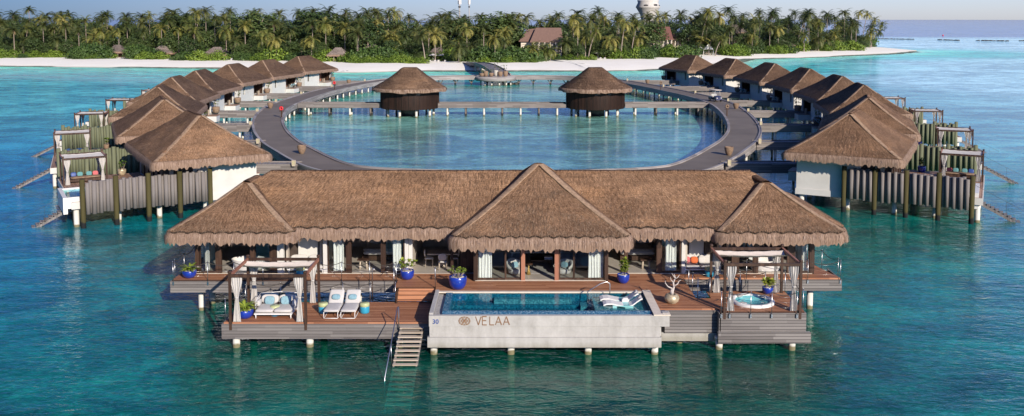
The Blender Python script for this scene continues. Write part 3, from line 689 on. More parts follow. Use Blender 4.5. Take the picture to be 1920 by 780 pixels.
# curtains: folded sheets
def folds(mb, x0, x1, y, z0, z1, n=40, amp=.05, per=.16, waist=None, bunch=1.0, along='x', sag=0):
    nz = 14; vs = []; fs = []; xm = (x0+x1)/2; ph = random.uniform(0, 6)
    for j in range(nz+1):
        t = j/nz; z = z0+(z1-z0)*t; k = 1.0
        if waist is not None:
            k = bunch+(1-bunch)*min(1, abs(t-waist)/(.38 if t > waist else .55))**(1.4 if t > waist else .8)*(1 if t > waist else .62)
        for i in range(n+1):
            s = i/n; x = xm+(x0+(x1-x0)*s-xm)*k
            a = amp*math.sin(s*(x1-x0)/per*2*PI+ph+.6*math.sin(t*3+ph))*(.4+.6*k)+.015*math.sin(s*37+t*5)
            vs.append((x, y+a, z) if along == 'x' else (y+a, x, z))
    for j in range(nz):
        for i in range(n): fs.append((j*(n+1)+i, j*(n+1)+i+1, (j+1)*(n+1)+i+1, (j+1)*(n+1)+i))
    mb._add(vs, fs, None, True)
def curtain(x0, x1, y, label, mat='gauze', z0=UD+.06, z1=4.4):
    b = MB(); folds(b, x0, x1, 0, z0, z1, n=60, amp=.028, per=.16)
    o = b.build('curtain', mat); o.location = (0, y, 0); tag(o, label, 'curtain', 'curtains behind the villa glass')
curtain(fc(896), fc(922), 47.62, 'white floor-length curtain behind the glass at the left end of the centre room')
curtain(fc(1104), fc(1132), 47.62, 'white floor-length curtain behind the glass at the right end of the centre room')
curtain(fx(623), fx(643), 48.95, 'sheer curtain behind the left pane of the left bedroom')
curtain(fx(735), fx(751), 48.95, 'sheer curtain behind the right pane of the left bedroom')
curtain(fx(1249), fx(1270), 48.95, 'sheer curtain behind the right pane of the right bedroom')
curtain(fx(381), fx(390), 48.95, 'narrow white curtain at the left end of the bathroom glass', 'white_fabric')
curtain(fx(1508), fx(1515), 48.95, 'narrow white curtain at the far right pane of the villa')
# ------------------------------------------------------------------ plunge pool of the near villa
pool = thing('swimming_pool', 'long white-walled infinity pool with lettering on its front and blue mosaic inside', 'pool', (1.5, 43.2, .5))
b = MB(); b.box(-3.88, 6.95, 41.37, 41.55, 1.48, 2.0); b.box(-3.86, 6.93, 41.40, 41.55, .98, 1.478); b.box(-3.95, 6.98, 41.30, 41.6, .5, .978)
b.box(-3.88, -3.70, 41.551, 45.2, .98, 2.08); b.box(6.78, 7.0, 41.551, 45.2, .98, 1.995); b.box(-3.69, 6.77, 41.56, 45.18, .5, .82); b.box(-3.69, 6.77, 45.0, 45.2, .82, 1.85)
b.box(7.0, 7.36, 41.37, 42.0, 1.48, 1.995); b.box(6.951, 7.0, 41.37, 41.55, 1.48, 1.995)
part(b, 'wall', 'pool_plaster', pool)
b = MB(); b.box(6.62, 7.02, 41.9, 45.22, 2.0, 2.06); b.box(6.62, 7.40, 41.34, 41.899, 2.0, 2.06); b.box(-3.88, 6.619, 45.0, 45.21, 1.96, 2.02); part(b, 'coping', 'coping', pool)
b = MB(); b.box(-3.69, -3.32, 41.6, 45.0, .83, 1.86); part(b, 'gravel_gutter', 'grey_stone', pool)
b = MB(); b._add([(-3.3, 41.56, 1.90), (6.6, 41.56, 1.90), (6.6, 42.02, 2.0), (-3.3, 42.02, 2.0), (-3.3, 42.14, 2.0), (6.6, 42.14, 2.0), (6.6, 42.14, .85), (-3.3, 42.14, .85)], [(0, 1, 2, 3), (3, 2, 5, 4), (4, 5, 6, 7)])
b.box(-3.31, -3.0, 42.15, 44.98, .84, 2.0); part(b, 'mosaic_rim', 'mosaic', pool)
b = MB(); b.box(-2.99, 6.61, 42.15, 44.99, .83, 1.42); b.box(-2.99, 6.61, 44.9, 44.99, 1.421, 1.95); b.box(6.55, 6.61, 42.15, 44.89, 1.421, 1.95); b.box(-2.99, 4.0, 44.25, 44.89, 1.421, 1.58); part(b, 'basin', 'mosaic_pool', pool)
b = MB(); b.box(4.0, 6.54, 42.16, 44.6, 1.421, 1.84); b.box(-.9, 3.0, 44.45, 44.89, 1.581, 1.80); b.box(3.4, 3.99, 43.9, 44.6, 1.421, 1.62); part(b, 'bench', 'mosaic_shelf', pool)
b = MB(); b._add([(-3.0, 42.13, 1.985), (6.57, 42.13, 1.985), (6.57, 44.95, 1.985), (-3.0, 44.95, 1.985)], [(0, 1, 2, 3)]); part(b, 'water', 'pool_water', pool)
b = MB()
b.tube([(3.75, 44.3, 1.6), (3.78, 44.32, 2.25), (4.4, 44.4, 2.62), (4.75, 44.45, 2.72), (4.9, 44.47, 2.6), (4.9, 44.47, 1.7)], .025, 8); part(b, 'handrail', 'steel', pool)
b = MB(); b.box(7.05, 7.35, 41.5, 41.75, 2.061, 2.10); part(b, 'towel_plate', 'grey_stone', pool)
for x in (-3.7, -.05, 3.6, 6.75):
    b = MB(); b.cyl(x, 41.85, -2.4, .5, .17, 14); b.cyl(x, 41.85, .36, .499, .21, 14); part(b, 'pile', 'pile', pool)
# lettering in thin raised bars
def letters(word, x, z, h, y, depth=.02, w=.045):
    b = MB(); L = []
    for ch in word:
        if ch == 'V': L = [((0, h), (.29*h*1.15, 0)), ((.29*h*1.15, 0), (.58*h*1.15, h))]; adv = .80
        elif ch == 'E': L = [((0, 0), (0, h)), ((0, h), (.5*h, h)), ((0, .52*h), (.44*h, .52*h)), ((0, 0), (.5*h, 0))]; adv = .86
        elif ch == 'L': L = [((0, 0), (0, h)), ((0, 0), (.5*h, 0))]; adv = .66
        elif ch == 'A': L = [((0, 0), (.34*h*1.05, h)), ((.34*h*1.05, h), (.68*h*1.05, 0)), ((.16*h, .34*h), (.55*h, .34*h))]; adv = .92
        for i, (p, q) in enumerate(L):
            b.bar((x+p[0], y+.0007*i, z+p[1]), (x+q[0], y+.0007*i, z+q[1]), depth, w, up=(0, 1, 0)) if False else b.bar((x+p[0], y+.0007*i, z+p[1]), (x+q[0], y+.0007*i, z+q[1]), w if i else w*.75, depth, up=(0, 1, 0))
        x += adv*h
    return b
part(letters('VELAA', -1.70, 1.565, .40, 41.36), 'lettering', 'bronze', pool)
b = MB(); ex, ez = -2.22, 1.755; A_, B_ = .285, .215
def plate(pts, sh=.86):
    cx = sum(p[0] for p in pts)/len(pts); cz = sum(p[1] for p in pts)/len(pts)
    q = [(cx+(p[0]-cx)*sh, cz+(p[1]-cz)*sh) for p in pts]; n_ = len(q)
    b._add([(ex+x*A_, 41.35, ez+z*B_) for x, z in q]+[(ex+x*A_, 41.372, ez+z*B_) for x, z in q], [tuple(range(n_))]+[(k, n_+k, n_+(k+1) % n_, (k+1) % n_) for k in range(n_)])
pol = lambda r, a: (r*math.cos(math.radians(a)), r*math.sin(math.radians(a)))
plate([pol(.33, a) for a in range(30, 390, 60)], .85)
for k in range(6):
    a = 60*k; plate([pol(.36, a-30), pol(.36, a+30), pol(.60, a+22), pol(.70, a), pol(.60, a-22)], .84)
for k in range(12):
    a = 30*k; plate([pol(.74, a-13), pol(.74, a+13), pol(1.0, a+13.5), pol(1.0, a), pol(1.0, a-13.5)], .86)
part(b, 'turtle_shell_emblem', 'bronze', pool)
fc_ = bpy.data.curves.new('house_number', 'FONT'); fc_.body = '30'; fc_.size = .30; fc_.extrude = .006; fc_.offset = .004; fc_.materials.append(M['numeral_blue'])
ft = bpy.data.objects.new('tmp', fc_); COL.objects.link(ft); bpy.context.view_layer.update(); fme = bpy.data.meshes.new_from_object(ft.evaluated_get(bpy.context.evaluated_depsgraph_get())); bpy.data.objects.remove(ft); fme.materials.clear(); fme.materials.append(M['numeral_blue'])
fo = bpy.data.objects.new('house_number', fme); COL.objects.link(fo); fo.parent = pool; fo.location = Vector((-3.72, 41.36, 1.62))-Vector(pool.location); fo.rotation_euler = (PI/2, 0, 0)
# ------------------------------------------------------------------ rope rails
def rope_rail(posts, zb, label, h=1.0, first=True, clip=.25, group=None, arm=True):
    t = thing('rope_railing', label, 'railing', (posts[0][0], posts[0][1], zb), 0, group or 'rope railings round the decks')
    tops = []
    for (x, y) in posts:
        b = MB(); b.cyl(x, y, zb-clip, zb+h, .017, 8); b.cyl(x, y, zb+h, zb+h+.03, .026, 8); b.box(x-.04, x+.04, y-.03, y+.05, zb-clip-.02, zb-clip+.16); part(b, 'post', 'steel', t); tops.append(Vector((x, y, zb+h-.03)))
    b = MB()
    for a, c in zip(tops[:-1], tops[1:]):
        L = (c-a).length; P_ = []
        for i in range(11): s = i/10; p = a.lerp(c, s); p.z -= .13*L*4*s*(1-s)*.9; P_.append(p)
        b.tube(P_, .018, 6)
    part(b, 'rope', 'rope', t); 
    b = MB()
    for a, c in zip(tops[:-1], tops[1:]):
        for dz in (.25, .5, .75): b.tube([a-Vector((0, 0, dz)), c-Vector((0, 0, dz))], .004, 4)
    part(b, 'wire', 'steel', t)
    return t
rope_rail([(-18.1, 47.5), (-16.25, 47.5), (-14.85, 47.5), (-13.3, 47.5), (-11.9, 47.5), (-10.5, 47.5), (-9.1, 47.5), (-7.6, 47.5), (-6.2, 47.5)], UD, 'rope railing along the front of the left upper deck beside the bathroom')
rope_rail([(-18.15, 47.9), (-18.15, 49.3), (-18.1, 50.8), (-18.0, 52.4)], UD, 'rope railing down the left side of the villa, next to the fern pot')
rope_rail([(-13.2, 45.7), (-11.9, 45.7), (-10.2, 45.7), (-8.7, 45.7), (-7.3, 45.7), (-6.0, 45.7)], LD, 'rope railing along the back of the lower left deck behind the loungers')
rope_rail([(-13.9, 43.0), (-13.6, 45.3)], LD, 'short rope railing at the left edge of the lower deck')
rope_rail([(9.95, 42.15), (10.35, 42.15), (11.35, 42.15), (12.35, 42.15), (13.55, 42.15)], UD, 'rope railing in front of the round hot tub')
rope_rail([(13.98, 42.6), (13.98, 44.0), (13.98, 45.5)], UD, 'rope railing on the right side of the hot tub deck')
rope_rail([(10.4, 45.6), (11.7, 45.6), (13.0, 45.6)], UD, 'rope railing behind the round hot tub')
rope_rail([(9.3, 47.8), (11.1, 47.8), (12.6, 47.8), (14.2, 47.8), (15.9, 47.8), (17.65, 47.8)], UD, 'rope railing along the front of the right upper deck')
rope_rail([(17.7, 48.3), (17.4, 50.0), (17.1, 51.7), (16.9, 53.4)], UD, 'rope railing going back along the right side of the villa')
rope_rail([(9.22, 47.4), (9.22, 46.4), (9.22, 45.4), (9.3, 44.45), (9.9, 44.45)], UD, 'rope railing round the small water gap right of the driftwood')
rope_rail([(-6.15, 47.3), (-6.15, 46.3)], UD, 'short rope railing at the top of the wooden steps')
def hook_rail(x, y, zb, zt, label, dx=0, dy=.12):
    b = MB(); b.tube([(x, y, zb), (x, y, zt-.1), (x+dx*.3, y+dy*.5, zt), (x+dx, y+dy, zt-.04), (x+dx, y+dy, zt-.2)], .026, 8)
    tag(b.build('grab_rail', 'steel'), label, 'handrail', 'steel grab rails by the steps')
hook_rail(-7.18, 45.7, LD, 3.05, 'tall hooked steel grab rail left of the wooden steps', .1, 0)
hook_rail(-3.98, 46.1, UD-.1, 2.95, 'steel grab rail beside the left end of the pool')
# ------------------------------------------------------------------ stairs into the sea
st = thing('sea_stairs', 'straight wooden stairs from the lower deck down into the sea left of the pool', 'stairs', (-4.8, 42.3, 0), 0)
for i in range(17):
    b = MB(); y = 42.22-.245*i; z = 1.12-.128*i; b.cbox((-4.78-.012*i, y, z), (1.13, .21, .045)); part(b, 'tread', 'pale_wood', st)
for s in (-1, 1):
    b = MB(); b.bar((-4.78+s*.52, 42.4, 1.06), (-4.98+s*.52, 38.1, -1.18), .07, .16); part(b, 'stringer', 'grey_planks', st)
b = MB(); b.tube([(-5.4, 42.25, 1.1), (-5.4, 42.25, 2.15), (-5.42, 42.0, 2.2), (-5.5, 40.2, 1.1), (-5.58, 38.6, .1), (-5.6, 38.6, -.9)], .025, 8); b.tube([(-5.5, 40.2, 1.1), (-5.5, 40.2, 0)], .02, 6); part(b, 'handrail', 'steel', st)
# ------------------------------------------------------------------ cabanas
def make_cabana(label, detail=True, h=2.42, w=3.6, dd=3.0, canopy='back'):
    t = thing('cabana', label, 'cabana', (0, 0, 0), 0, 'curtained cabanas on the decks')
    for x in (-w/2, w/2):
        for y in (0, dd):
            b = MB(); b.box(x-.06, x+.06, y-.06, y+.06, -.35 if y == 0 else 0, h); b.cushion((x, y, h+.05), (.17, .17, .12)); b.build('post', 'dark_wood', t)
    for y in (0, dd): b = MB(); b.box(-w/2+.06, w/2-.06, y-.045, y+.045, h-.2, h-.06); b.build('beam', 'dark_wood', t)
    for x in (-w/2, w/2): b = MB(); b.box(x-.05, x+.05, .06, dd-.06, h-.2, h-.06); b.build('side_beam', 'red_wood', t)
    # canopy cloth, gathered towards the back (or drawn out in waves)
    nx, ny = 24, 30; vs = []; fs = []
    y0, y1 = (dd*.56, dd-.05) if canopy == 'back' else (.05, dd-.05)
    for j in range(ny+1):
        s = j/ny; y = y0+(y1-y0)*s
        nw = 1.5 if canopy == 'back' else 6
        zz = h-.10-(.17 if canopy == 'back' else .12)*abs(math.sin(PI*s*nw))
        for i in range(nx+1): r = i/nx; x = -w/2+.09+(w-.18)*r; vs.append((x, y, zz-.05*math.sin(PI*r)+.01*math.sin(i*1.3+j)))
    for j in range(ny):
        for i in range(nx): fs.append((j*(nx+1)+i, j*(nx+1)+i+1, (j+1)*(nx+1)+i+1, (j+1)*(nx+1)+i))
    b = MB(); b._add(vs, fs, None, True); b.build('canopy', 'canopy_cloth' if canopy == 'back' else 'white_fabric', t)
    for x in (-w/2, w/2):
        for y in (0, dd):
            sx = -1 if x > 0 else 1; cx = x+sx*.30; b = MB(); folds(b, cx-.26, cx+.26, y+(.05 if y == 0 else -.05), .03, h-.22, n=36, amp=.05, per=.12, waist=.5, bunch=.28); 
            b.lathe(cx, y+(.05 if y == 0 else -.05), [(.09, (h)*.5-.02), (.10, h*.5), (.09, h*.5+.03)], 10)
            # lift the curtain's middle towards its post
            b.build('curtain', 'white_fabric', t)
    return t
cab = make_cabana('cabana with tied white curtains over the daybed on the lower left deck')
ctree = snapshot(cab)
dup(None, (11.92, 42.25, UD), 0, 'cabana with tied white curtains standing over the round hot tub', tree=ctree)
cab.location = (-11.68, 42.45, LD)
# ------------------------------------------------------------------ furniture
def make_pot(kind, r, h, label, loc, mat='blue_glaze', leaf_kind='fern', group='blue glazed planters on the near villa', cat='potted plant', top='pebbles', leafmat='pot_leaf', seed=1):
    rnd = random.Random(seed); t = thing(kind, label, cat, loc, 0, group)
    b = MB(); b.lathe(0, 0, [(r*.45, 0), (r*.68, h*.08), (r*.92, h*.35), (r, h*.7), (r*.97, h*.97), (r*.93, h), (r*.86, h*.98), (r*.84, h*.85)], 28); b.build('pot', mat, t)
    b = MB(); b.lathe(0, 0, [(r*.86, h*.86), (.01, h*.92)], 20); b.build('topping', top, t)
    b = MB()
    if leaf_kind == 'fern':
        for k in range(46):
            a = rnd.uniform(0, 2*PI); L = r*rnd.uniform(1.2, 2.1); up = rnd.uniform(.3, 1.3); P_ = []; n_ = 7; w0 = .05*rnd.uniform(.8, 1.4)
            u = (rnd.random()*40, rnd.random()*40); vs = []; fs = []
            for i in range(n_+1):
                s = i/n_; d = L*s*(1-.15*s); z = h+L*up*s*(1-.62*s)*1.0-.1*s; ww = w0*math.sin(PI*min(.98, s*.9+.08))
                cx, cy = math.cos(a)*d, math.sin(a)*d; vs += [(cx-math.sin(a)*ww, cy+math.cos(a)*ww, z+ww*.3), (cx+math.sin(a)*ww, cy-math.cos(a)*ww, z+ww*.3)]
            for i in range(n_): fs.append((2*i, 2*i+1, 2*i+3, 2*i+2))
            b._add(vs, fs, [[u]*4]*n_)
        b.build('foliage', leafmat, t)
    else:
        stems = {'shrub': 7, 'succulent': 14, 'tall': 5}[leaf_kind]; H = {'shrub': 1.0, 'succulent': .55, 'tall': 1.9}[leaf_kind]*h*1.15
        sb = MB()
        for k in range(stems):
            a = rnd.uniform(0, 2*PI); rr = r*rnd.uniform(.05, .5); lean = rnd.uniform(.1, .7)*r; hh = H*rnd.uniform(.55, 1.0)
            p0 = Vector((math.cos(a)*rr, math.sin(a)*rr, h*.85)); p1 = Vector((math.cos(a)*(rr+lean), math.sin(a)*(rr+lean), h+hh)); sb.tube([p0, p0.lerp(p1, .5)+Vector((.02, 0, .03)), p1], [.02, .016, .01], 6)
            lv = [(1.0, 14)]+([(.55, 10)] if leaf_kind != 'succulent' else [])+([(.78, 10), (.35, 8)] if leaf_kind == 'tall' else [])
            for f, nl in lv:
                c = p0.lerp(p1, f)
                for q in range(nl):
                    aa = rnd.uniform(0, 2*PI); el = rnd.uniform(-.1, 1.2); L = (.20 if leaf_kind != 'succulent' else .13)*rnd.uniform(.7, 1.3); w = L*.28
                    d = Vector((math.cos(aa)*math.cos(el), math.sin(aa)*math.cos(el), math.sin(el))); sdv = d.cross(Vector((0, 0, 1))).normalized()*w; u = (rnd.random()*40, rnd.random()*40)
                    m_ = c+d*L*.55; e_ = c+d*L+Vector((0, 0, -.03)); b._add([tuple(c), tuple(m_+sdv), tuple(e_), tuple(m_-sdv)], [(0, 1, 2, 3)], [[u]*4])
        sb.build('stem', 'trunk', t); b.build('foliage', leafmat, t)
    return t
make_pot('potted_fern', .38, .42, 'yellow-green fern in a round blue pot at the far left corner of the upper deck', (-17.4, 48.0, UD), leaf_kind='fern', seed=3)
make_pot('potted_fern', .42, .45, 'yellow-green fern in a wide blue bowl under the left cabana', (-13.0, 43.15, LD), leaf_kind='fern', seed=4)
make_pot('potted_shrub', .38, .50, 'leafy shrub in a blue pot left of the wooden steps', (-5.62, 47.7, UD), leaf_kind='shrub', seed=5)
make_pot('potted_shrub', .47, .68, 'low succulent in the largest blue pot, by the left end of the pool', (-2.80, 45.95, UD), leaf_kind='succulent', seed=6)
make_pot('potted_shrub', .33, .48, 'tall glossy-leaved plant in a blue pot right of the centre room', (5.88, 47.0, UD), leaf_kind='tall', seed=7)
make_pot('potted_shrub', .28, .36, 'bushy plant in a small blue pot behind the hot tub', (12.98, 45.1, UD), leaf_kind='shrub', seed=8)
# driftwood sculpture
t = thing('driftwood_sculpture', 'bare white driftwood branch standing in an old round pot beside the pool', 'sculpture', (7.85, 43.6, UD))
b = MB(); b.lathe(0, 0, [(.2, 0), (.33, .12), (.37, .28), (.30, .42), (.2, .47), (.17, .44)], 20); b.build('pot', 'old_pot', t)
b = MB(); b.tube([(0, 0, .4), (.03, 0, .62), (.10, .02, .8), (.06, 0, 1.02), (.16, .02, 1.25), (.10, 0, 1.45)], [.09, .07, .05, .04, .03, .012], 8)
b.tube([(-.05, 0, .42), (-.02, 0, .65), (.08, 0, .75)], [.05, .05, .03], 6); b.tube([(.02, 0, .72), (-.2, 0, .82), (-.32, .03, .98), (-.34, 0, 1.12)], [.04, .03, .02, .01], 6); b.tube([(.1, 0, .85), (.28, .02, .95), (.34, 0, 1.1), (.44, .02, 1.14)], [.04, .03, .02, .01], 6)
b.tube([(.07, 0, 1.02), (-.05, .05, 1.15), (-.08, 0, 1.3)], [.03, .02, .01], 6); b.tube([(.14, 0, 1.2), (.28, -.03, 1.3), (.36, 0, 1.42)], [.03, .02, .01], 6); b.tube([(.14, 0, 1.25), (.02, 0, 1.42), (-.03, 0, 1.5)], [.025, .015, .008], 6); b.build('branch', 'driftwood', t)
def side_table(x, y, z, label):
    t = thing('side_table', label, 'side table', (x, y, z), 0, 'drum side tables')
    b = MB(); b.lathe(0, 0, [(.01, 0), (.21, 0), (.235, .04), (.235, .33), (.232, .335)], 24); b.build('drum', 'turquoise_glaze', t)
    b = MB(); b.lathe(0, 0, [(.232, .336), (.238, .34), (.238, .46), (.215, .50), (.01, .505)], 24); b.build('top', 'lime_glaze', t)
x, y = G(516, 591, LD); side_table(x, y, LD, 'blue and lime drum table in front of the daybed')
x, y = G(606, 586, LD); side_table(x, y, LD, 'blue and lime drum table just left of the loungers')
x, y = G(684, 586, LD); side_table(x, y, LD, 'blue and lime drum table just right of the loungers')
x, y = G(568, 512, UD); side_table(x, 48.3, UD, 'blue drum table beside the shaded sofa on the left upper deck')
x, y = G(1322, 508, UD); side_table(x, 48.25, UD, 'blue drum table beside the sofa with orange cushions')
# daybed
t = thing('daybed', 'wide white double daybed with two pale blue pillows under the left cabana', 'daybed', (G(526, 580, LD)[0], 43.55, LD))
b = MB(); b.box(-.92, .92, -.55, .85, .20, .26)
for x in (-.85, .85):
    for y in (-.48, .78): b.cyl(x, y, 0, .2, .03, 8)
b.build('frame', 'white', t)
for s in (-1, 1):
    b = MB(); b.cushion((s*.45, .02, .36), (.90, 1.15, .2), e=.25); b.build('seat_cushion', 'white_fabric', t)
    b = MB(); b.cushion((s*.44, .70, .60), (.86, .2, .46), rx=-.35, e=.22); b.build('back_cushion', 'white_fabric', t)
    b = MB(); b.cushion((s*.40, .42, .62), (.50, .16, .42), rx=-.35, rz=s*.1, e=.5); b.build('pillow', 'aqua_fabric', t)
    b = MB(); b.cushion((s*.88, .25, .56), (.2, .55, .3), e=.6); b.build('arm_bolster', 'white_fabric', t)
b = MB()
for s in (-1, 1):
    for k in range(5): b.tube([(s*.95, -.1+k*.2, .25), (s*1.0, -.05+k*.2, .6), (s*.96, .1+k*.18, .74)], .012, 5)
    b.tube([(s*.95, -.15, .5), (s*1.0, .3, .72), (s*.95, .85, .86)], .02, 6)
b.tube([(-.95, .85, .86), (0, .92, .9), (.95, .85, .86)], .02, 6); b.build('woven_rail', 'white', t)
# loungers
def lounger(x, y, label):
    t = thing('sun_lounger', label, 'sun lounger', (x, y, LD), 0, 'pair of white sun loungers')
    b = MB()
    for s in (-1, 1): b.tube([(s*.34, -.95, .32), (s*.34, -.97, .05), (s*.34, -.85, .02), (s*.34, -.2, .02), (s*.34, .8, .02)], .018, 6); b.tube([(s*.34, -.95, .30), (s*.34, .95, .30)], .018, 6); b.tube([(s*.34, .6, .02), (s*.34, .6, .3)], .018, 6)
    b.tube([(-.34, -.96, .03), (.34, -.96, .03)], .018, 6); b.build('frame', 'white', t)
    b = MB(); b.cushion((0, -.32, .37), (.76, 1.28, .15), e=.2); b.build('seat_cushion', 'white_fabric', t)
    b = MB(); b.cushion((0, .56, .62), (.74, .86, .14), rx=.72, e=.22); b.build('back_cushion', 'white_fabric', t)
    b = MB(); b.cushion((0, .44, .66), (.42, .3, .14), rx=.72, e=.6); b.build('pillow', 'aqua_fabric', t)
x, _ = G(631, 580, LD); lounger(x, 43.95, 'white cushioned lounger with a pale blue pillow, the left one of the pair')
x, _ = G(662, 580, LD); lounger(x, 43.95, 'white cushioned lounger with a pale blue pillow, the right one of the pair')
# in-pool chaises
def chaise(x, y, z, label):
    t = thing('pool_chaise', label, 'chaise', (x, y, z), 0, 'white moulded pool chaises'); prof = [(-.95, .10), (-.8, .16), (-.55, .17), (-.25, .10), (.05, .05), (.3, .05), (.45, .10), (.65, .26), (.85, .40), (.93, .42)]
    b = MB(); vs = []; n_ = len(prof)
    for x_, z_ in prof: vs += [(x_, -.3, z_), (x_, .3, z_), (x_, .3, z_-.07), (x_, -.3, z_-.07)]
    fs = [(0, 3, 2, 1), (4*n_-4, 4*n_-3, 4*n_-2, 4*n_-1)]
    for i in range(n_-1):
        a = 4*i; fs += [(a, a+1, a+5, a+4), (a+1, a+2, a+6, a+5), (a+2, a+3, a+7, a+6), (a+3, a, a+4, a+7)]
    b._add(vs, fs); b.box(-.5, -.3, -.25, .25, -.12, .06); b.box(.1, .5, -.25, .25, -.12, .0); b.build('shell', 'white', t)
    b = MB(); b.cushion((.80, 0, .42), (.16, .34, .06), ry=-.55); b.build('head_pillow', 'white_fabric', t)
chaise(5.30, 44.0, 1.93, 'white moulded pool chaise farther from the front wall'); chaise(5.38, 43.2, 1.93, 'white moulded pool chaise nearer the front wall')
tag(MB().cushion((0, 0, 0), (.34, .3, .28), e=.3).build('pool_side_cube', 'white', None, (5.55, 43.62, 2.02)), 'small white side block between the two pool chaises', 'side table')
# hot tub
t = thing('hot_tub', 'round white hot tub with pale blue water sunk in the right deck', 'hot tub', (11.85, 43.75, UD))
b = MB(); b.lathe(0, 0, [(1.06, .008), (1.06, .10), (1.02, .14), (.88, .14), (.84, .11), (.80, .03), (.01, .012)], 40); b.build('shell', 'white', t)
b = MB(); b.lathe(0, 0, [(.79, .05), (.6, .048), (.58, .022), (.01, .02)], 30); b.build('seat', 'sea_turquoise_tub', t)
b = MB(); b.lathe(0, 0, [(.815, .085), (.01, .086)], 40); b.build('water', 'pool_water', t)
for a in (.6, 2.2, 3.9): b = MB(); b.cushion((.80*math.cos(a), .80*math.sin(a), .12), (.2, .34, .1), rz=a); b.build('headrest', 'grey_stone', t)
# bathtubs
def bathtub(x, y, label, sc=1.0):
    t = thing('bathtub', label, 'bathtub', (x, y, UD+.035), 0, 'white freestanding bathtubs')
    b = MB(); b.lathe(0, 0, [(.01, 0), (.62, 0), (.70, .1), (.84, .60), (.85, .62), (.80, .62), (.70, .25), (.01, .2)], 32, 1.12*sc, .72*sc); b.build('tub', 'white', t)
bathtub(fx(458), 49.5, 'white round bathtub in the open bathroom behind the left cabana'); bathtub(fx(1442), 49.4, 'white bathtub behind the right cabana')
# sofas on the upper deck
def sofa(x, y, w, label, cols, z=UD):
    t = thing('outdoor_sofa', label, 'sofa', (x, y, z), 0, 'white cushioned sofas')
    b = MB(); b.box(-w/2, w/2, -.4, .4, .2, .26)
    for sx in (-1, 1):
        for sy in (-1, 1): b.cyl(sx*(w/2-.08), sy*.34, 0, .2, .025, 8)
        b.tube([(sx*w/2, -.4, .25), (sx*(w/2+.03), -.3, .58), (sx*w/2, .4, .75)], .022, 6)
    b.build('frame', 'white', t)
    k = 2
    for i in range(k): xx = -w/2+w/k*(i+.5); b = MB(); b.cushion((xx, -.02, .36), (w/k-.02, .8, .18), e=.25); b.build('seat_cushion', 'white_fabric', t); b = MB(); b.cushion((xx, .36, .64), (w/k-.03, .18, .48), rx=-.2, e=.35); b.build('back_cushion', 'white_fabric', t)
    for i, c in enumerate(cols): b = MB(); b.cushion((-w/2+.35+i*.42 if len(cols) < 5 else -w/2+.25+i*(w-.5)/(len(cols)-1), .2, .62), (.40, .14, .38), rx=-.3, e=.5); b.build('cushion', c, t)
sofa(fx(572), 49.1, 2.0, 'white sofa with grey cushions in the shade behind the left cabana', [])
sofa(fx(1314), 49.1, 2.0, 'white sofa with pink and orange cushions under the right eaves', ['pink_fabric', 'orange_fabric', 'white_fabric'])
# centre room
sofa(fc(1010), 52.6, 3.0, 'long indoor sofa with a row of coloured cushions at the back of the centre room', ['yellow_fabric', 'teal_fabric', 'red_fabric', 'teal_fabric', 'yellow_fabric', 'white_fabric'], UD+.035)
def tub_chair(x, y, rz, label):
    t = thing('tub_chair', label, 'armchair', (x, y, UD+.035), rz, 'white tub chairs in the centre room')
    b = MB(); b.lathe(0, 0, [(.25, .05), (.42, .12), (.5, .35), (.46, .38), (.01, .38)], 24); b.build('seat', 'white_fabric', t)
    vs = []; fs = []; n_ = 18
    for i in range(n_+1):
        a = math.radians(-20+220*i/n_); hh = .45+.32*math.sin(PI*i/n_)
        for r, z in ((.5, .3), (.56, hh), (.48, hh+.02), (.42, .36)): vs.append((r*math.cos(a), r*math.sin(a), z))
    for i in range(n_):
        for k in range(4): fs.append((4*i+k, 4*i+(k+1) % 4, 4*i+4+(k+1) % 4, 4*i+4+k))
    b = MB(); b._add(vs, fs, None, True); b.build('backrest', 'white_fabric', t)
    b = MB(); b.cushion((0, .12, .5), (.45, .15, .35), rx=-.3); b.build('cushion', 'aqua_fabric', t)
tub_chair(fc(968), 48.5, .7, 'white tub chair behind the glass left of the open door'); tub_chair(fc(1058), 48.5, -.7, 'white tub chair behind the glass right of the open door')
t = thing('pedestal_table', 'tall golden pedestal table by the left tub chair', 'table', (fc(992), 48.5, UD+.035)); b = MB(); b.lathe(0, 0, [(.01, 0), (.13, 0), (.05, .3), (.03, .55)], 14); b.build('base', 'gold', t); b = MB(); b.lathe(0, 0, [(.03, .55), (.22, .56), (.22, .59), (.01, .59)], 20); b.build('top', 'dark_wood', t)
t = thing('coffee_table', 'dark coffee table with books in the middle of the centre room', 'coffee table', (fc(1018), 50.2, UD+.04)); b = MB(); b.box(-.6, .6, -.4, .4, .36, .42); b.build('top', 'dark_wood', t)
for sx in (-1, 1):
    for sy in (-1, 1): b = MB(); b.cyl(sx*.5, sy*.3, 0, .36, .03, 8); b.build('leg', 'dark_wood', t)
t = thing('book', 'stack of books lying on the coffee table', 'books', (fc(1032), 50.1, UD+.462)); 
for k, c in enumerate(('white', 'numeral_blue', 'white')): b = MB(); b.box(-.22, .22, -.15, .15, .05*k, .05*k+.045); b.build('volume', c, t)
b = MB(); b.box(-1.6, 1.6, -1.1, 1.1, 0, .012); tag(b.build('rug', 'grey_stone', None, (fc(1015), 49.7, UD+.034)), 'patterned grey rug on the floor of the centre room', 'rug')
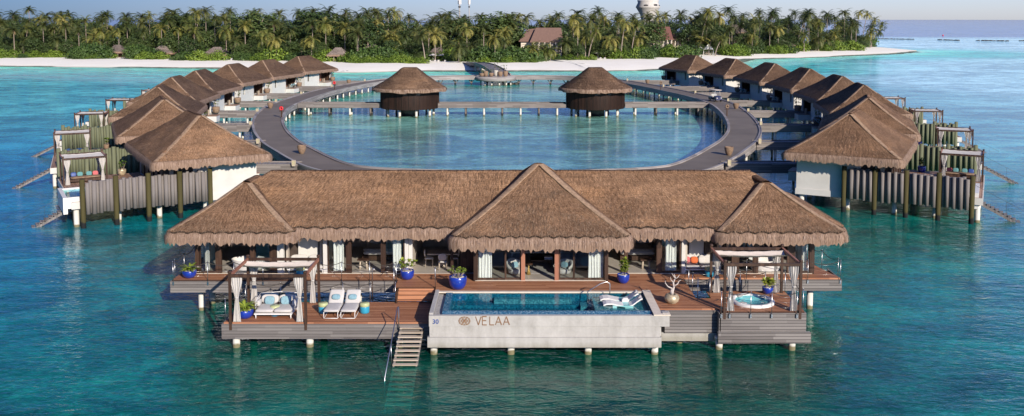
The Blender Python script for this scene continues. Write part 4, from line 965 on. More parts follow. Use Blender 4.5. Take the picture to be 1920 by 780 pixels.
# beds, stools, dining
def bed(x, label):
    t = thing('bed', label, 'bed', (x, 52.2, UD+.035), 0, 'beds in the side bedrooms'); b = MB(); b.box(-1, 1, -1.05, 1.05, .05, .3); b.build('base', 'dark_wood', t)
    b = MB(); b.cushion((0, 0, .45), (2.0, 2.1, .34), e=.15); b.build('mattress', 'white_fabric', t); b = MB(); b.cushion((0, -.6, .62), (2.06, .6, .1), e=.2); b.build('bed_runner', 'grey_stone', t)
    b = MB(); b.box(-1.1, 1.1, 1.06, 1.14, 0, 1.3); b.build('headboard', 'pale_wood', t)
    for s in (-1, 1): b = MB(); b.cushion((s*.5, .8, .8), (.8, .25, .45), rx=-.3); b.build('pillow', 'white_fabric', t)
bed(fx(700), 'white bed inside the left bedroom'); bed(fx(1208), 'white bed inside the right bedroom')
def stool(x, label):
    t = thing('bench_table', label, 'bench', (x, 49.6, UD+.035), 0, 'low wooden benches in the bedrooms'); b = MB(); b.box(-.32, .32, -.2, .2, .5, .56); b.build('top', 'dark_wood', t)
    for s in (-1, 1): b = MB(); b.tube([(s*.2, 0, 0), (s*.16, 0, .5)], [.07, .035], 10); b.build('leg', 'pale_wood', t)
stool(fx(676), 'low wooden bench with pale conical legs in the left bedroom'); stool(fx(1216), 'low wooden bench with pale conical legs in the right bedroom')
t = thing('dining_table', 'pale dining table on a round pedestal in the open room left of centre', 'dining table', (fx(828), 50.4, UD+.035)); b = MB(); b.box(-.9, .9, -.5, .5, .70, .76); b.build('top', 'pale_wood', t); b = MB(); b.lathe(0, 0, [(.3, 0), (.25, .3), (.3, .7)], 16); b.build('pedestal', 'pale_wood', t)
def dchair(x, y, rz, label):
    t = thing('dining_chair', label, 'chair', (x, y, UD+.035), rz, 'dining chairs round the pale table'); b = MB(); b.cushion((0, 0, .46), (.5, .5, .1), e=.3); b.build('seat', 'white_fabric', t)
    for sx in (-1, 1):
        for sy in (-1, 1): b = MB(); b.tube([(sx*.2, sy*.2, 0), (sx*.19, sy*.19, .44)], .02, 6); b.build('leg', 'pale_wood', t)
    b = MB(); b.cushion((0, .24, .75), (.48, .08, .4), rx=-.12, e=.4); b.build('backrest', 'canopy_cloth', t)
dchair(fx(800), 50.2, PI/2, 'pale dining chair at the left end of the dining table'); dchair(fx(856)-.2, 50.2, -PI/2, 'pale dining chair at the right end of the dining table'); dchair(fx(828), 49.5, PI, 'pale dining chair on the near side of the dining table')
# ------------------------------------------------------------------ the ring villas
def make_villa(mat, seed, name_label, detail=1.0):
    t = thing('thatched_villa', name_label, 'villa', (0, 0, 0), 0, 'thatched villas in an arc round the lagoon')
    rf = thatch_roof(t, (0, 0, 0), 4.62, 6.95, 4.74, 7.75, seed=seed, rows=14, step=.22 if detail > 1 else .4, scallop=0, straws=int(7000*detail) if detail > 1 else 2500, fr_len=.5, fr_dens=45 if detail > 1 else 22, mat=mat, flat=.14, blade=.028 if detail > 1 else .05, rc=.45, lump=.05)
    hip_caps(rf, 4.62, 6.95, 4.74, 7.75, .14, .10 if detail > 1 else .07)
    b = MB(); b.box(-3.7, 3.7, -5.7, 5.7, 1.55, 2.0); b.box(-3.76, 3.76, -5.76, 5.76, 1.05, 1.549); b.build('base', 'plaster', t)
    b = MB(); z0, z1 = 2.001, 4.75
    b.box(-1.4, 3.7, -5.7, -5.5, z0, z1); b.box(3.5, 3.7, -5.499, -4.5, z0, z1); b.box(3.5, 3.7, -3.8, .2, z0, z1); b.box(3.5, 3.7, -4.5, -3.8, z0, 2.45); b.box(3.5, 3.7, 4.9, 5.7, z0, z1); b.box(-3.7, 3.49, 5.5, 5.7, z0, z1)
    b.build('wall', 'plaster', t)
    b = MB(); b.box(3.5, 3.56, -4.5, -3.8, 2.45, z1); w = b.build('window', 'glass', t)
    b = MB(); b.box(3.42, 3.49, -4.5, -3.8, 2.4, z1); b.build('blind', 'dark_wall', t)
    b = MB(); b.box(2.0, 2.1, .2, 4.9, z0, z1); b.box(2.1, 3.49, .1, .19, z0, z1); b.box(2.1, 3.49, 4.91, 5.0, z0, z1); b.box(2.1, 3.7, .2, 4.9, z1-.1, z1); b.build('porch_wall', 'dark_wood', t)
    b = MB(); b.box(2.1, 2.16, 1.4, 2.4, z0, 4.2); b.box(2.1, 2.16, 2.9, 3.6, z0, 4.2); b.build('door', 'red_wood', t)
    b = MB(); b.box(3.762, 5.5, .1, 2.3, 1.12, 1.94); b.box(4.3, 4.5, .3, .5, -2.4, 1.12) ; b.build('porch_bench', 'plaster', t)
    b = MB(); b.box(3.762, 5.55, .05, 2.35, 1.941, 2.0); b.build('porch_floor', 'deck_wood_far', t)
    for yy in (.7, 1.5): b = MB(); b.box(4.0, 4.2, yy, yy+.2, 2.001, 2.75); b.build('porch_post', 'pale_wood', t)
    b = MB(); b.box(-3.62, -3.58, -5.6, 5.5, z0, z1); b.box(-3.6, -1.4, -5.62, -5.58, z0, z1); b.build('glass_wall', 'dark_wall', t)
    for y in (-5.6, -3.4, -1.2, 1.2, 3.4, 5.6): b = MB(); b.box(-3.74, -3.6, y-.07, y+.07, z0, z1); b.build('door_post', 'dark_wood', t)
    b = MB(); b.box(-2.6, -2.5, -5.68, -5.6, z0, z1); b.box(-3.2, -2.9, -5.66, -5.63, z0, z1); b.build('door_frame', 'pale_wood', t)
    b = MB(); b.box(-10.3, -3.762, -5.9, 5.9, 1.92, 2.0); b.build('deck', 'deck_wood_far', t)
    b = MB(); b.box(-10.36, -3.7, -5.98, -5.901, 1.45, 1.99); b.box(-10.36, -10.301, -5.9, 5.9, 1.45, 1.99); b.build('deck_fascia', 'plaster', t)
    for x, y in [(-10, -5.5), (-7, -5.4), (-4.0, -5.4), (-.4, -5.3), (3.3, -5.3), (3.3, -1.6), (3.3, 2.2), (3.3, 5.3), (-10, 0), (-10, 5.4), (-5, 5.4), (-5, 0)]:
        b = MB(); b.cyl(x, y, -2.4, 1.5, .2, 10); b.build('pile', 'pile', t)
    return t
Lpx = [((375, 216), 31), ((307.7, 186.4), 25), ((295, 163), 13), ((321, 145), 6), ((366, 132.6), 0), ((427.7, 120.8), -6), ((492.3, 112.8), -12), ((559, 105.7), -19)]
Rpx = [((1594.3, 213.3), 28), ((1628.4, 183.7), 21), ((1620.3, 159.5), 11), ((1580, 143), 4), ((1519, 129), -1), ((1453, 119), -6), ((1379.5, 110.5), -12), ((1305.6, 104), -18)]
def centres(lst, sgn):
    o = []
    for (px, py), a in lst:
        x, y = G(px, py, 7.72); th = math.radians(a); o.append((x-sgn*math.sin(th)*2.2, y+math.cos(th)*2.2, a*sgn))
    return o
LV = centres(Lpx, 1); RV = centres(Rpx, -1)
ordn = ['nearest', 'second', 'third', 'fourth', 'fifth', 'sixth', 'seventh', 'farthest']
def vlabel(i, side):
    if i == 0: return f'nearest thatched villa of the {side} arc, behind the fence of grey logs'
    if i == 7: return f'farthest thatched villa of the {side} arc, closest to the beach'
    return f'{ordn[i]} thatched villa from the near end of the {side} arc'
vp = make_villa('thatch', 11, 'x', 1.5); vtn = snapshot(vp)
vq = make_villa('thatch_dark', 12, 'x', .8); vtf = snapshot(vq)
VR = {}
for side, lst, sx in (('left', LV, 1), ('right', RV, -1)):
    for i, (x, y, a) in enumerate(lst):
        first = side == 'left' and i in (0, 2)
        if first: r = vp if i == 0 else vq; r.location = (x, y, 0); r.rotation_euler[2] = math.radians(a); r.scale = (sx, 1, 1); r['label'] = vlabel(i, side)
        else: r = dup(None, (x, y, 0), math.radians(a), vlabel(i, side), sx, vtn if i < 2 else vtf)
        VR[(side, i)] = (x, y, math.radians(a), sx)
def vloc(side, i, lx, ly, z=0.0):
    x, y, a, sx = VR[(side, i)]; dx, dy = rot2(lx*sx, ly, a); return (x+dx, y+dy, z)
# log fences
def make_fence(logm, postm, seed):
    rnd = random.Random(seed); t = thing('log_fence', 'x', 'fence', (0, 0, 0), 0, 'log privacy fences between the villas'); px = [-9.6, -7.25, -4.9, -2.55, -.2]
    for x in px: b = MB(); b.cyl(x, 0, -2.4, 3.72+rnd.uniform(0, .12), .19, 12); b.build('post', postm, t)
    for a, c in zip(px[:-1], px[1:]):
        b = MB(); n_ = 8
        for k in range(n_):
            x = a+.22+(c-a-.44)*(k+.5)/n_; yy = (.14 if k % 2 else -.10)+rnd.uniform(-.02, .02); r = rnd.uniform(.135, .175)
            b.tube([(x+rnd.uniform(-.03, .03), yy, 1.12+rnd.uniform(-.08, .08)), (x, yy, 3.55+rnd.uniform(-.1, .12))], [r, r*rnd.uniform(.9, 1)], 10)
        b.build('log_panel', logm, t)
    return t
fg = make_fence('grey_log', 'mossy_post', 1); ftg = snapshot(fg); fn = make_fence('green_log', 'green_log', 2); ftn = snapshot(fn)
for side in ('left', 'right'):
    for i in range(6):
        x, y, a, sx = VR[(side, i)]; lx, ly, _ = vloc(side, i, 0, -6.25); lab = (f'grey weathered log fence on dark mossy posts in front of the nearest {side} villa' if i == 0 else f'green log fence of the {ordn[i]} villa in the {side} arc')
        if i == 0 and side == 'left': o = fg; o.location = (lx, ly, 0); o.rotation_euler[2] = a; o['label'] = lab
        elif i == 1 and side == 'left': o = fn; o.location = (lx, ly, 0); o.rotation_euler[2] = a; o['label'] = lab
        else: dup(None, (lx, ly, 0), a, lab, sx, ftg if i == 0 else ftn)
# second log screens on the far side of each near deck
for side in ('left', 'right'):
    x, y, a, sx = VR[(side, 0)]
# cabanas of the ring villas
cw = make_cabana('x', h=2.35, w=3.3, dd=2.9, canopy='wave'); ct2 = snapshot(cw)
for side in ('left', 'right'):
    for i in range(5):
        x, y, a, sx = VR[(side, i)]; c = vloc(side, i, -8.55, 1.9, 2.0); lab = f'white curtained cabana on the sea deck of the {ordn[i]} villa in the {side} arc'
        if side == 'left' and i == 0: cw.location = c; cw.rotation_euler[2] = a; cw['label'] = lab
        else: dup(None, c, a, lab, sx, ct2)
# sea stairs of the ring villas
def make_side_stairs():
    t = thing('sea_stairs', 'x', 'stairs', (0, 0, 0), 0, 'wooden stairs from the villa decks into the sea')
    for k in range(13): b = MB(); b.cbox((-.25-.30*k, 0, 1.55-.155*k), (.25, .9, .05)); b.build('tread', 'grey_planks', t)
    for s in (-1, 1): b = MB(); b.bar((0, s*.42, 1.5), (-4.0, s*.42, -.55), .07, .18); b.build('stringer', 'grey_planks', t)
    b = MB(); b.tube([(-.2, .46, 1.6), (-.2, .46, 2.5), (-5.0, .46, .05), (-5.0, .46, -.6)], .012, 5); b.tube([(-2.4, .46, 1.37), (-2.4, .46, .3)], .01, 5); b.tube([(-4.0, .46, .55), (-4.0, .46, -.5)], .01, 5); b.build('handrail', 'dark_metal', t)
    return t
sp = make_side_stairs(); spt = snapshot(sp)
for side in ('left', 'right'):
    for i in range(4):
        a, sx = VR[(side, i)][2:]; c = vloc(side, i, -10.3 if i else -9.6, -3.6, 0); lab = f'wooden stairs into the sea from the deck of the {ordn[i]} villa in the {side} arc'
        if side == 'left' and i == 0: sp.location = c; sp.rotation_euler[2] = a; sp['label'] = lab
        else: dup(None, c, a, lab, sx, spt)
# plunge pools and deck furniture of the two nearest ring villas
for side in ('left', 'right'):
    x, y, a, sx = VR[(side, 0)]
    t = thing('plunge_pool', f'white-walled plunge pool at the sea end of the nearest {side} villa deck', 'pool', vloc(side, 0, -9.75 if side == 'left' else -8.9, -3.4, 0), a, None, sx)
    b = MB(); b.box(-1.15, -.85, -2.4, 2.4, 1.1, 2.35); b.box(.9, 1.1, -2.4, 2.4, 1.5, 2.3); b.box(-.849, .899, -2.4, -2.2, 1.5, 2.35); b.box(-.849, .899, 2.2, 2.4, 1.5, 2.3); b.build('wall', 'white', t)
    b = MB(); b.box(-.84, .89, -2.19, 2.19, 1.5, 1.6); b.build('basin', 'mosaic_pool', t); b = MB(); b._add([(-.849, -2.2, 2.22), (.899, -2.2, 2.22), (.899, 2.2, 2.22), (-.849, 2.2, 2.22)], [(0, 1, 2, 3)]); b.build('water', 'pool_water', t)
    t = thing('daybed', f'dark low daybed with blue cushions under the cabana of the nearest {side} villa', 'daybed', vloc(side, 0, -8.4, 3.3, 2.0), a, None, sx)
    b = MB(); b.box(-1.3, 1.3, -.5, .6, .12, .34); b.build('base', 'dark_wood', t); b = MB(); b.cushion((0, 0, .42), (2.4, 1.0, .16), e=.2); b.build('mattress', 'clay', t)
    for k, (px, c) in enumerate(((-.9, 'numeral_blue'), (-.4, 'teal_fabric'), (.3, 'teal_fabric'), (.8, 'pink_fabric'))): b = MB(); b.cushion((px, .3, .62), (.45, .16, .4), rx=-.3); b.build('cushion', c, t)
for side, i, c in (('left', 0, 'old_pot'), ('left', 1, 'clay'), ('right', 0, 'blue_glaze'), ('right', 1, 'blue_glaze')):
    lx, ly, _ = vloc(side, i, -5.3, 5.0)
    make_pot('potted_shrub', .36, .55, f'leafy plant in a {"blue" if "blue" in c else "brown"} pot on the deck of the {ordn[i]} {side} villa', (lx, ly, 2.0), c, 'shrub', 'planters on the ring villa decks', leafmat='pot_leaf_dark', top='soil', seed=30+i)
# ------------------------------------------------------------------ jetties
RZ = 2.0
CLp = [(0, 79.3), (-9, 80.2), (-14.5, 82.0), (-17.3, 84.6), (-19.8, 88.7), (-22.7, 94.4), (-26.0, 101.2), (-29.6, 110.6), (-32.9, 121.5), (-35.4, 132.5), (-36.9, 142.5), (-37.2, 153), (-36.9, 164), (-36.0, 176), (-33.6, 190), (-30.0, 203), (-24.5, 213), (-16, 218.6), (-6, 220),
       (4, 220), (12, 218.6), (18.5, 213), (23.8, 203), (27.5, 190), (30.5, 177), (32.8, 165), (34.0, 156), (34.2, 146), (33.0, 134), (31.1, 122), (28.9, 112), (26.0, 103), (23.0, 96.0), (20.0, 89.6), (17.2, 84.6), (14.5, 82.0), (9, 80.2)]
def catmull(P_, closed=True, k=8):
    o = []; n_ = len(P_)
    for i in range(n_ if closed else n_-1):
        p0, p1, p2, p3 = (Vector(P_[(i+q) % n_] if closed else P_[min(max(i+q, 0), n_-1)]) for q in (-1, 0, 1, 2))
        for j in range(k):
            t = j/k; o.append(.5*((2*p1)+(p2-p0)*t+(2*p0-5*p1+4*p2-p3)*t*t+(3*p1-p0-3*p2+p3)*t**3))
    return o
RC = catmull(CLp); NR = len(RC); RN = []
for i in range(NR):
    d = (RC[(i+1) % NR]-RC[i-1]).normalized(); RN.append(Vector((d.y, -d.x)))
# the path runs clockwise seen from above, so (d.y,-d.x) points inwards
HW = 1.75
jet = thing('ring_walkway', 'broad curving timber walkway that rings the lagoon', 'walkway', (0, 79, 0))
def ribbon(name, offs, zs, mat, uvs=False):
    mb = MB(); vs = []; L = len(offs)
    for p, nn in zip(RC, RN):
        for o_, z in zip(offs, zs): q = p+nn*o_; vs.append((q.x, q.y, z))
    fs = [(i*L+k, i*L+(k+1) % L, ((i+1) % NR)*L+(k+1) % L, ((i+1) % NR)*L+k) for i in range(NR) for k in range(L if L > 2 else 1)]
    mb._add(vs, fs, None, False); return part(mb, name, mat, jet)
n = NM('ring_deck'); P = n.pos(); f = n.noise(P, .25, 4); g = n.noise(n.mapping(P, (.3, 6, 1)), 1, 3)
M['ring_deck'] = n.pbr(n.ramp(n.math('ADD', n.math('MULTIPLY', f, .6), n.math('MULTIPLY', g, .4)), [(.35, (.125, .104, .085)), (.65, (.195, .165, .135))]), .8, n.bump(g, .4, .02))
ribbon('deck', [-HW, HW, HW, -HW], [RZ, RZ, RZ-.15, RZ-.15], 'ring_deck')
for s, nme in ((1, 'inner'), (-1, 'outer')):
    ribbon('kerb', [s*(HW+.002), s*(HW+.24), s*(HW+.24), s*(HW+.002)], [RZ+.10, RZ+.10, RZ-.02, RZ-.02], 'jetty_side')
    ribbon('fascia', [s*(HW+.25), s*(HW+.33), s*(HW+.33), s*(HW+.25)], [RZ+.14, RZ+.14, RZ-.72, RZ-.72], 'jetty_side')
acc = 0; last = RC[0]; rest = MB(); cnt = 0
for i in range(NR):
    acc += (RC[i]-last).length; last = RC[i]
    if acc > 3.4:
        acc = 0; back = RC[i].y > 214 and abs(RC[i].x+2) < 17
        q = RC[i]+RN[i]*1.5; q2 = RC[i]-RN[i]*1.5
        b = MB()
        if back: b.cyl(RC[i].x, RC[i].y-1.2, -2.4, .7, .14, 8); b.bar((RC[i].x-.65, RC[i].y-1.2, 1.35), (RC[i].x, RC[i].y-1.2, .35), .2); b.bar((RC[i].x+.65, RC[i].y-1.2, 1.35), (RC[i].x, RC[i].y-1.2, .35), .2)
        else: b.cyl(q.x, q.y, -2.4, 1.3, .15, 8)
        part(b, 'pile', 'pile_dark' if back else 'pile', jet)
        rest.cyl(q2.x, q2.y, -2.4, 1.3, .15, 8)
        if not back: rest.bar((q.x, q.y, 1.2), (q2.x, q2.y, 1.2), .2, .2)
tag(part(rest, 'outer_piles', 'pile', jet), kind='stuff')
# low marker posts on the kerb
def ring_x(Y, side):
    best = None
    for i in range(NR):
        a, b = RC[i], RC[(i+1) % NR]
        if (a.y-Y)*(b.y-Y) <= 0 and a.y != b.y:
            x = a.x+(b.x-a.x)*(Y-a.y)/(b.y-a.y); 
            dx = HW/abs(((b-a).normalized()).y+1e-6)
            if side == 'left' and x < 0: best = x-dx
            if side == 'right' and x > 0: best = x+dx
    return best
BY = {'left': [307, 266, 234, 209.5, 191.5, 176.5, 163, 152.5], 'right': [306, 266, 234.5, 209.3, 190, 174.8, 163, 151.5]}
BR = {}
for side in ('left', 'right'):
    sg = -1 if side == 'left' else 1
    for i, py in enumerate(BY[side]):
        Yb = G(960, py, RZ)[1]; xr = ring_x(Yb, side); xv = vloc(side, i, 3.9, (3.4))[0]
        # meet the villa wall at this depth
        x0, y0, a, sx = VR[(side, i)]
        ly = (Yb-y0)/max(.4, math.cos(a)); xv = vloc(side, i, 3.75, max(-5, min(6.2, ly)))[0]
        xa, xb = sorted((xr, xv)); BR[(side, i)] = (xa, xb, Yb)
        t = thing('footbridge', f'grey timber footbridge from the walkway to the {ordn[i]} villa of the {side} arc', 'footbridge', ((xa+xb)/2, Yb, 0), 0, 'footbridges between the walkway and the villas')
        b = MB(); b.box(xa, xb, Yb-1.0, Yb+.9, RZ-.12, RZ-.005); part(b, 'deck', 'grey_planks', t)
        b = MB(); b.box(xa, xb, Yb-1.12, Yb-1.001, RZ-.78, RZ+.10); part(b, 'side_board', 'bridge_side', t); b = MB(); b.box(xa, xb, Yb+.901, Yb+1.02, RZ-.78, RZ+.10); part(b, 'side_board', 'bridge_side', t)
        b = MB(); b.box(xa, xb, Yb-.95, Yb-.80, RZ+.05, RZ+.14); 
        kk = xa+.4
        while kk < xb-.2: b.box(kk, kk+.12, Yb-.95, Yb-.8, RZ-.004, RZ+.049); kk += 1.2
        part(b, 'kerb_rail', 'grey_planks', t)
        nn = max(2, int((xb-xa)/3.2))
        for k in range(nn):
            x = xa+(xb-xa)*(k+.5)/nn
            for dy in (-.7, .6): b = MB(); b.cyl(x, Yb+dy, -2.4, RZ-.2, .14, 8); part(b, 'pile', 'pile', t)
# cross jetty
YC = 148.6
for xa, xb, lab in ((-35.0, -21.5, 'straight jetty from the left of the ring to the left round hut'), (-12.1, 8.9, 'straight jetty between the two round huts'), (18.5, 32.2, 'straight jetty from the right round hut to the ring')):
    t = thing('cross_jetty', lab, 'jetty', ((xa+xb)/2, YC, 0), 0, 'straight jetties across the lagoon')
    b = MB(); b.box(xa, xb, YC-1.0, YC+1.0, RZ-.15, RZ+.004); part(b, 'deck', 'grey_planks', t)
    for s in (-1, 1): b = MB(); b.box(xa, xb, min(YC+s*1.002, YC+s*1.12), max(YC+s*1.002, YC+s*1.12), RZ-.66, RZ+.16); part(b, 'side_board', 'bridge_side', t)
    nn = round((xb-xa)/3.2); 
    for k in range(nn):
        x = xa+(xb-xa)*(k+.5)/nn
        for dy in (-.8, .8): b = MB(); b.cyl(x, YC+dy, -2.4, RZ-.15, .16, 8); part(b, 'pile', 'pile_dark' if k % 2 else 'pile', t)
# round huts
def make_hut(x, label, seed):
    t = thing('round_hut', label, 'hut', (x, YC, 0), 0, 'round thatched huts in the lagoon')
    thatch_roof(t, (0, 0, 0), 5.85, 5.85, 4.72, 7.95, seed=seed, rows=14, step=1.4, straws=3000, fr_len=.45, fr_dens=24, mat='thatch_dark', flat=1.1, blade=.05, rc=5.75, lump=.04)
    b = MB(); N_ = 40; b.lathe(0, 0, [(4.75, 1.3), (4.78, 1.35), (4.78, 4.8)], N_); b.lathe(0, 0, [(.01, 1.31), (4.75, 1.3)], N_); o = b.build('wall', 'cladding', t)
    bt = MB()
    for k in range(110): a = 2*PI*k/110; bt.cbox((4.80*math.cos(a), 4.80*math.sin(a), 3.05), (.05, .04, 3.4), rz=a)
    bt.build('batten', 'cladding', t)
    for a in (-1.62, -1.18): b = MB(); b.cbox((4.81*math.cos(a), 4.81*math.sin(a), 4.05), (.1, .62, .75), rz=a); w = b.build('window', 'dark_metal', t); b = MB(); [b.cbox((4.85*math.cos(a), 4.85*math.sin(a), 4.05+s*.4), (.1, .74, .07), rz=a) for s in (-1, 1)]; b.build('window_frame', 'cladding', w)
    for k in range(9): a = 2*PI*k/9+.2; b = MB(); b.cyl(3.9*math.cos(a), 3.9*math.sin(a), -2.4, 1.3, .2, 10); b.build('pile', 'pile', t)
    b = MB(); b.lathe(0, 0, [(1.5, -2.4), (1.5, 1.3)], 20); b.build('core', 'pile_dark', t)
    return t
make_hut(-16.8, 'round thatched hut with dark timber walls, the left one of two in the lagoon', 21); make_hut(13.7, 'round thatched hut with dark timber walls, the right one of two in the lagoon', 22)
# round platform, arched bridge to the beach
t = thing('round_platform', 'round pale timber platform with potted plants where the arched bridge meets the walkway', 'platform', (-3.9, 218.4, 0))
b = MB(); b.lathe(0, 0, [(.01, 2.06), (4.9, 2.06), (4.9, 1.1), (.01, 1.1)], 48); b.build('deck', 'jetty_side', t)
for k in range(6): a = math.radians(200+28*k); b = MB(); b.cyl(3.8*math.cos(a), 3.8*math.sin(a), -2.4, 1.1, .18, 10); b.build('pile', 'pile', t)
t = thing('arched_bridge', 'arched timber bridge climbing from the platform towards the beach', 'footbridge', (-9, 258, 0)); pts = []
for k in range(25):
    s = k/24; pts.append((-2.3-12.3*s**1.15, 222+84*s, 2.05+.9*math.sin(PI*min(1, s*1.05))-1.0*s*s))
vs = []; fs = []
for i, (x, y, z) in enumerate(pts): vs += [(x-2.0, y, z), (x+2.0, y, z), (x+2.0, y, z-.75), (x-2.0, y, z-.75)]
for i in range(24):
    for k in range(4): fs.append((4*i+k, 4*i+(k+1) % 4, 4*i+4+(k+1) % 4, 4*i+4+k))
b = MB(); b._add(vs, fs); part(b, 'deck', 'grey_planks', t); b = MB()
for s in (-2, 2): b.tube([(x+s, y, z+.15) for x, y, z in pts], .16, 6)
part(b, 'kerb', 'jetty_side', t)
for k in (3, 7, 11, 15): b = MB(); x, y, z = pts[k]; b.cyl(x-1.6, y, -2.4, z-.5, .2, 8); b.cyl(x+1.6, y, -2.4, z-.5, .2, 8); part(b, 'pile', 'pile', t)
for px, c, h in ((911, 'clay', 1.3), (921, 'clay', .9), (930, 'pale_clay', 1.5), (938, 'clay', 1.2), (948, 'clay', 1.3), (903.5, 'clay', .8)):
    x = (px-960)/1700*218.5; make_pot('potted_shrub', .6, h, f'green shrub in a {"white" if c=="pale_clay" else "brown"} pot on the round platform'+{911: ', at its left', 921: ', low and second from the left', 930: ', in the middle', 938: ', just right of the white pot', 948: ', at its right', 903.5: ', smallest, at the far left'}[px], (x, 217.6+(.6 if px == 930 else 0), 2.06), c, 'shrub', 'pots on the round platform', leafmat='pot_leaf_dark', top='soil', seed=int(px))
# lamps, ring pots, lifebuoys
def lamp(x, y, label, z=RZ):
    t = thing('bollard_lamp', label, 'lamp', (x, y, z), 0, 'square bollard lamps along the walkway'); b = MB(); b.box(-.15, .15, -.15, .15, 0, .12); b.box(-.16, .16, -.16, .16, .5, .56); b.build('housing', 'pale_wood', t); b = MB(); b.box(-.14, .14, -.14, .14, .121, .499); b.build('lamp_glass', 'lamp_glass', t)
    b = MB(); [b.box(sx*.145-.02, sx*.145+.02, sy*.145-.02, sy*.145+.02, .1205, .4995) for sx in (-1, 1) for sy in (-1, 1)]; b.build('frame', 'pale_wood', t)
for side in ('left', 'right'):
    for i in range(8):
        xa, xb, Yb = BR[(side, i)]; x = xb-.25 if side == 'left' else xa+.25
        lamp(x, Yb-1.35 if i < 2 else Yb-.75, f'bollard lamp at the walkway end of the {ordn[i]} footbridge in the {side} arc', RZ)
for px, py, lab in ((566, 288, 'big clay pot standing on the left of the walkway between the two nearest footbridges'), (507, 203, 'clay pot on the outer left edge of the walkway near the third footbridge'), (654, 157, 'clay pot on the far left of the walkway'), (1366.5, 291, 'big clay pot on the right of the walkway near the nearest footbridge'), (1380, 204, 'dark clay pot on the outer right edge of the walkway'), (1214, 157, 'clay pot at the far right end of the walkway')):
    x, y = G(px, py, RZ); t = thing('clay_pot', lab, 'pot', (x, y, RZ), 0, 'clay pots on the walkway'); b = MB(); b.lathe(0, 0, [(.2, 0), (.36, .25), (.46, .65), (.44, .8), (.47, .86), (.38, .84), (.3, .5), (.01, .5)], 18); b.build('body', 'clay', t); b = MB(); b.lathe(0, 0, [(.36, .74), (.01, .78)], 14); b.build('soil', 'soil', t)
for px, py, lab in ((528, 221, 'red lifebuoy on a stand at the inner left edge of the walkway'), (627, 168, 'red lifebuoy on a stand on the far left of the walkway'), (1363, 217, 'brown lifebuoy on a shaded stand at the inner right edge of the walkway'), (1239, 168, 'brown lifebuoy on a stand on the far right of the walkway')):
    x, y = G(px, py, RZ); t = thing('lifebuoy_stand', lab, 'lifebuoy', (x, y, RZ), 0, 'lifebuoy stands on the walkway'); b = MB(); b.box(-.08, .08, 0, .1, 0, 1.7); b.box(-.35, .35, .02, .08, .9, 1.0); b.build('stand', 'dark_wood', t)
    b = MB(); b.tube([(.2*math.cos(k*PI/8), -.08, 1.35+.2*math.sin(k*PI/8)) for k in range(17)], .1, 8, False); b.build('ring_buoy', 'red_paint' if px < 900 else 'clay', t)
# planters and bicycles at the villa doors
for side in ('left', 'right'):
    for i in range(1, 8):
        x, y, _ = vloc(side, i, 4.5, 4.6); make_pot('potted_shrub', .55, .95, f'green shrub in a clay pot outside the {ordn[i]} villa of the {side} arc', (x, y, RZ-.05), 'clay', 'shrub', 'clay planters by the villa doors', leafmat='bush_leaf', top='soil', seed=50+i)
def bicycle(x, y, rz, label):
    t = thing('bicycle', label, 'bicycle', (x, y, RZ), rz, 'pale blue bicycles at the villa doors')
    for s in (-.52, .52): b = MB(); b.tube([(s+.33*math.cos(k*PI/8), 0, .35+.33*math.sin(k*PI/8)) for k in range(17)], .025, 6, False); b.build('wheel', 'rubber', t)
    b = MB(); 
    for p, q in (((-.52, 0, .35), (-.1, 0, .32)), ((-.1, 0, .32), (.36, 0, .78)), ((-.1, 0, .32), (-.22, 0, .85)), ((-.52, 0, .35), (-.2, 0, .75)), ((-.2, 0, .75), (.36, 0, .82)), ((.52, 0, .35), (.34, 0, .98))): b.tube([p, q], .03, 6)
    b.build('frame', 'bike_paint', t); b = MB(); b.tube([(.3, -.28, 1.05), (.36, 0, 1.0), (.3, .28, 1.05)], .02, 6); b.build('handlebar', 'steel', t); b = MB(); b.cushion((-.24, 0, .9), (.26, .16, .08)); b.build('saddle', 'clay', t)
    b = MB(); b.box(.5, .78, -.16, .16, .75, .98); b.build('basket', 'white', t)
for side, i in (('left', 6), ('right', 2), ('right', 4), ('right', 5), ('right', 6)):
    x, y, _ = vloc(side, i, 4.6, 1.3 if i != 2 else 3.4); bicycle(x, y, .6 if side == 'left' else 2.4, f'pale blue bicycle parked at the porch of the {ordn[i]} villa in the {side} arc')
# golf cart
x, y = G(1344, 190, RZ); t = thing('golf_cart', 'dark blue golf cart with a pale roof driving on the right of the ring walkway', 'golf cart', (x-.2, y+.3, RZ+.0), math.radians(18))
b = MB(); b.box(-.6, .6, -1.2, 1.2, .28, .42); b._add([(-.58, -1.25, .3), (.58, -1.25, .3), (.58, -1.18, .72), (-.58, -1.18, .72), (-.58, -.55, .95), (.58, -.55, .95), (.58, -.55, .3), (-.58, -.55, .3)], [(0, 1, 2, 3), (3, 2, 5, 4), (1, 6, 5, 2), (0, 3, 4, 7), (4, 5, 6, 7)]); b.box(-.6, .6, .3, 1.25, .42, .78); b.build('body', 'navy_paint', t)
b = MB(); b.cushion((0, 0, 1.92), (1.35, 2.3, .16), e=.25); b.build('roof', 'canopy_cloth', t)
for sx in (-1, 1):
    b = MB(); b.tube([(sx*.55, -.62, .9), (sx*.55, -.45, 1.88)], .025, 6); b.tube([(sx*.55, 1.0, .75), (sx*.55, .95, 1.88)], .025, 6); b.build('roof_post', 'white', t)
    for sy in (-.82, .85): b = MB(); b.tube([(sx*.5, sy, .24), (sx*.64, sy, .24)], .24, 14); w = b.build('wheel', 'rubber', t); b = MB(); b.tube([(sx*.641, sy, .24), (sx*.655, sy, .24)], .12, 12); b.build('hub_cap', 'steel', w)
    b = MB(); b.cushion((sx*.38, -1.23, .62), (.22, .08, .14)); b.build('headlight', 'white', t)
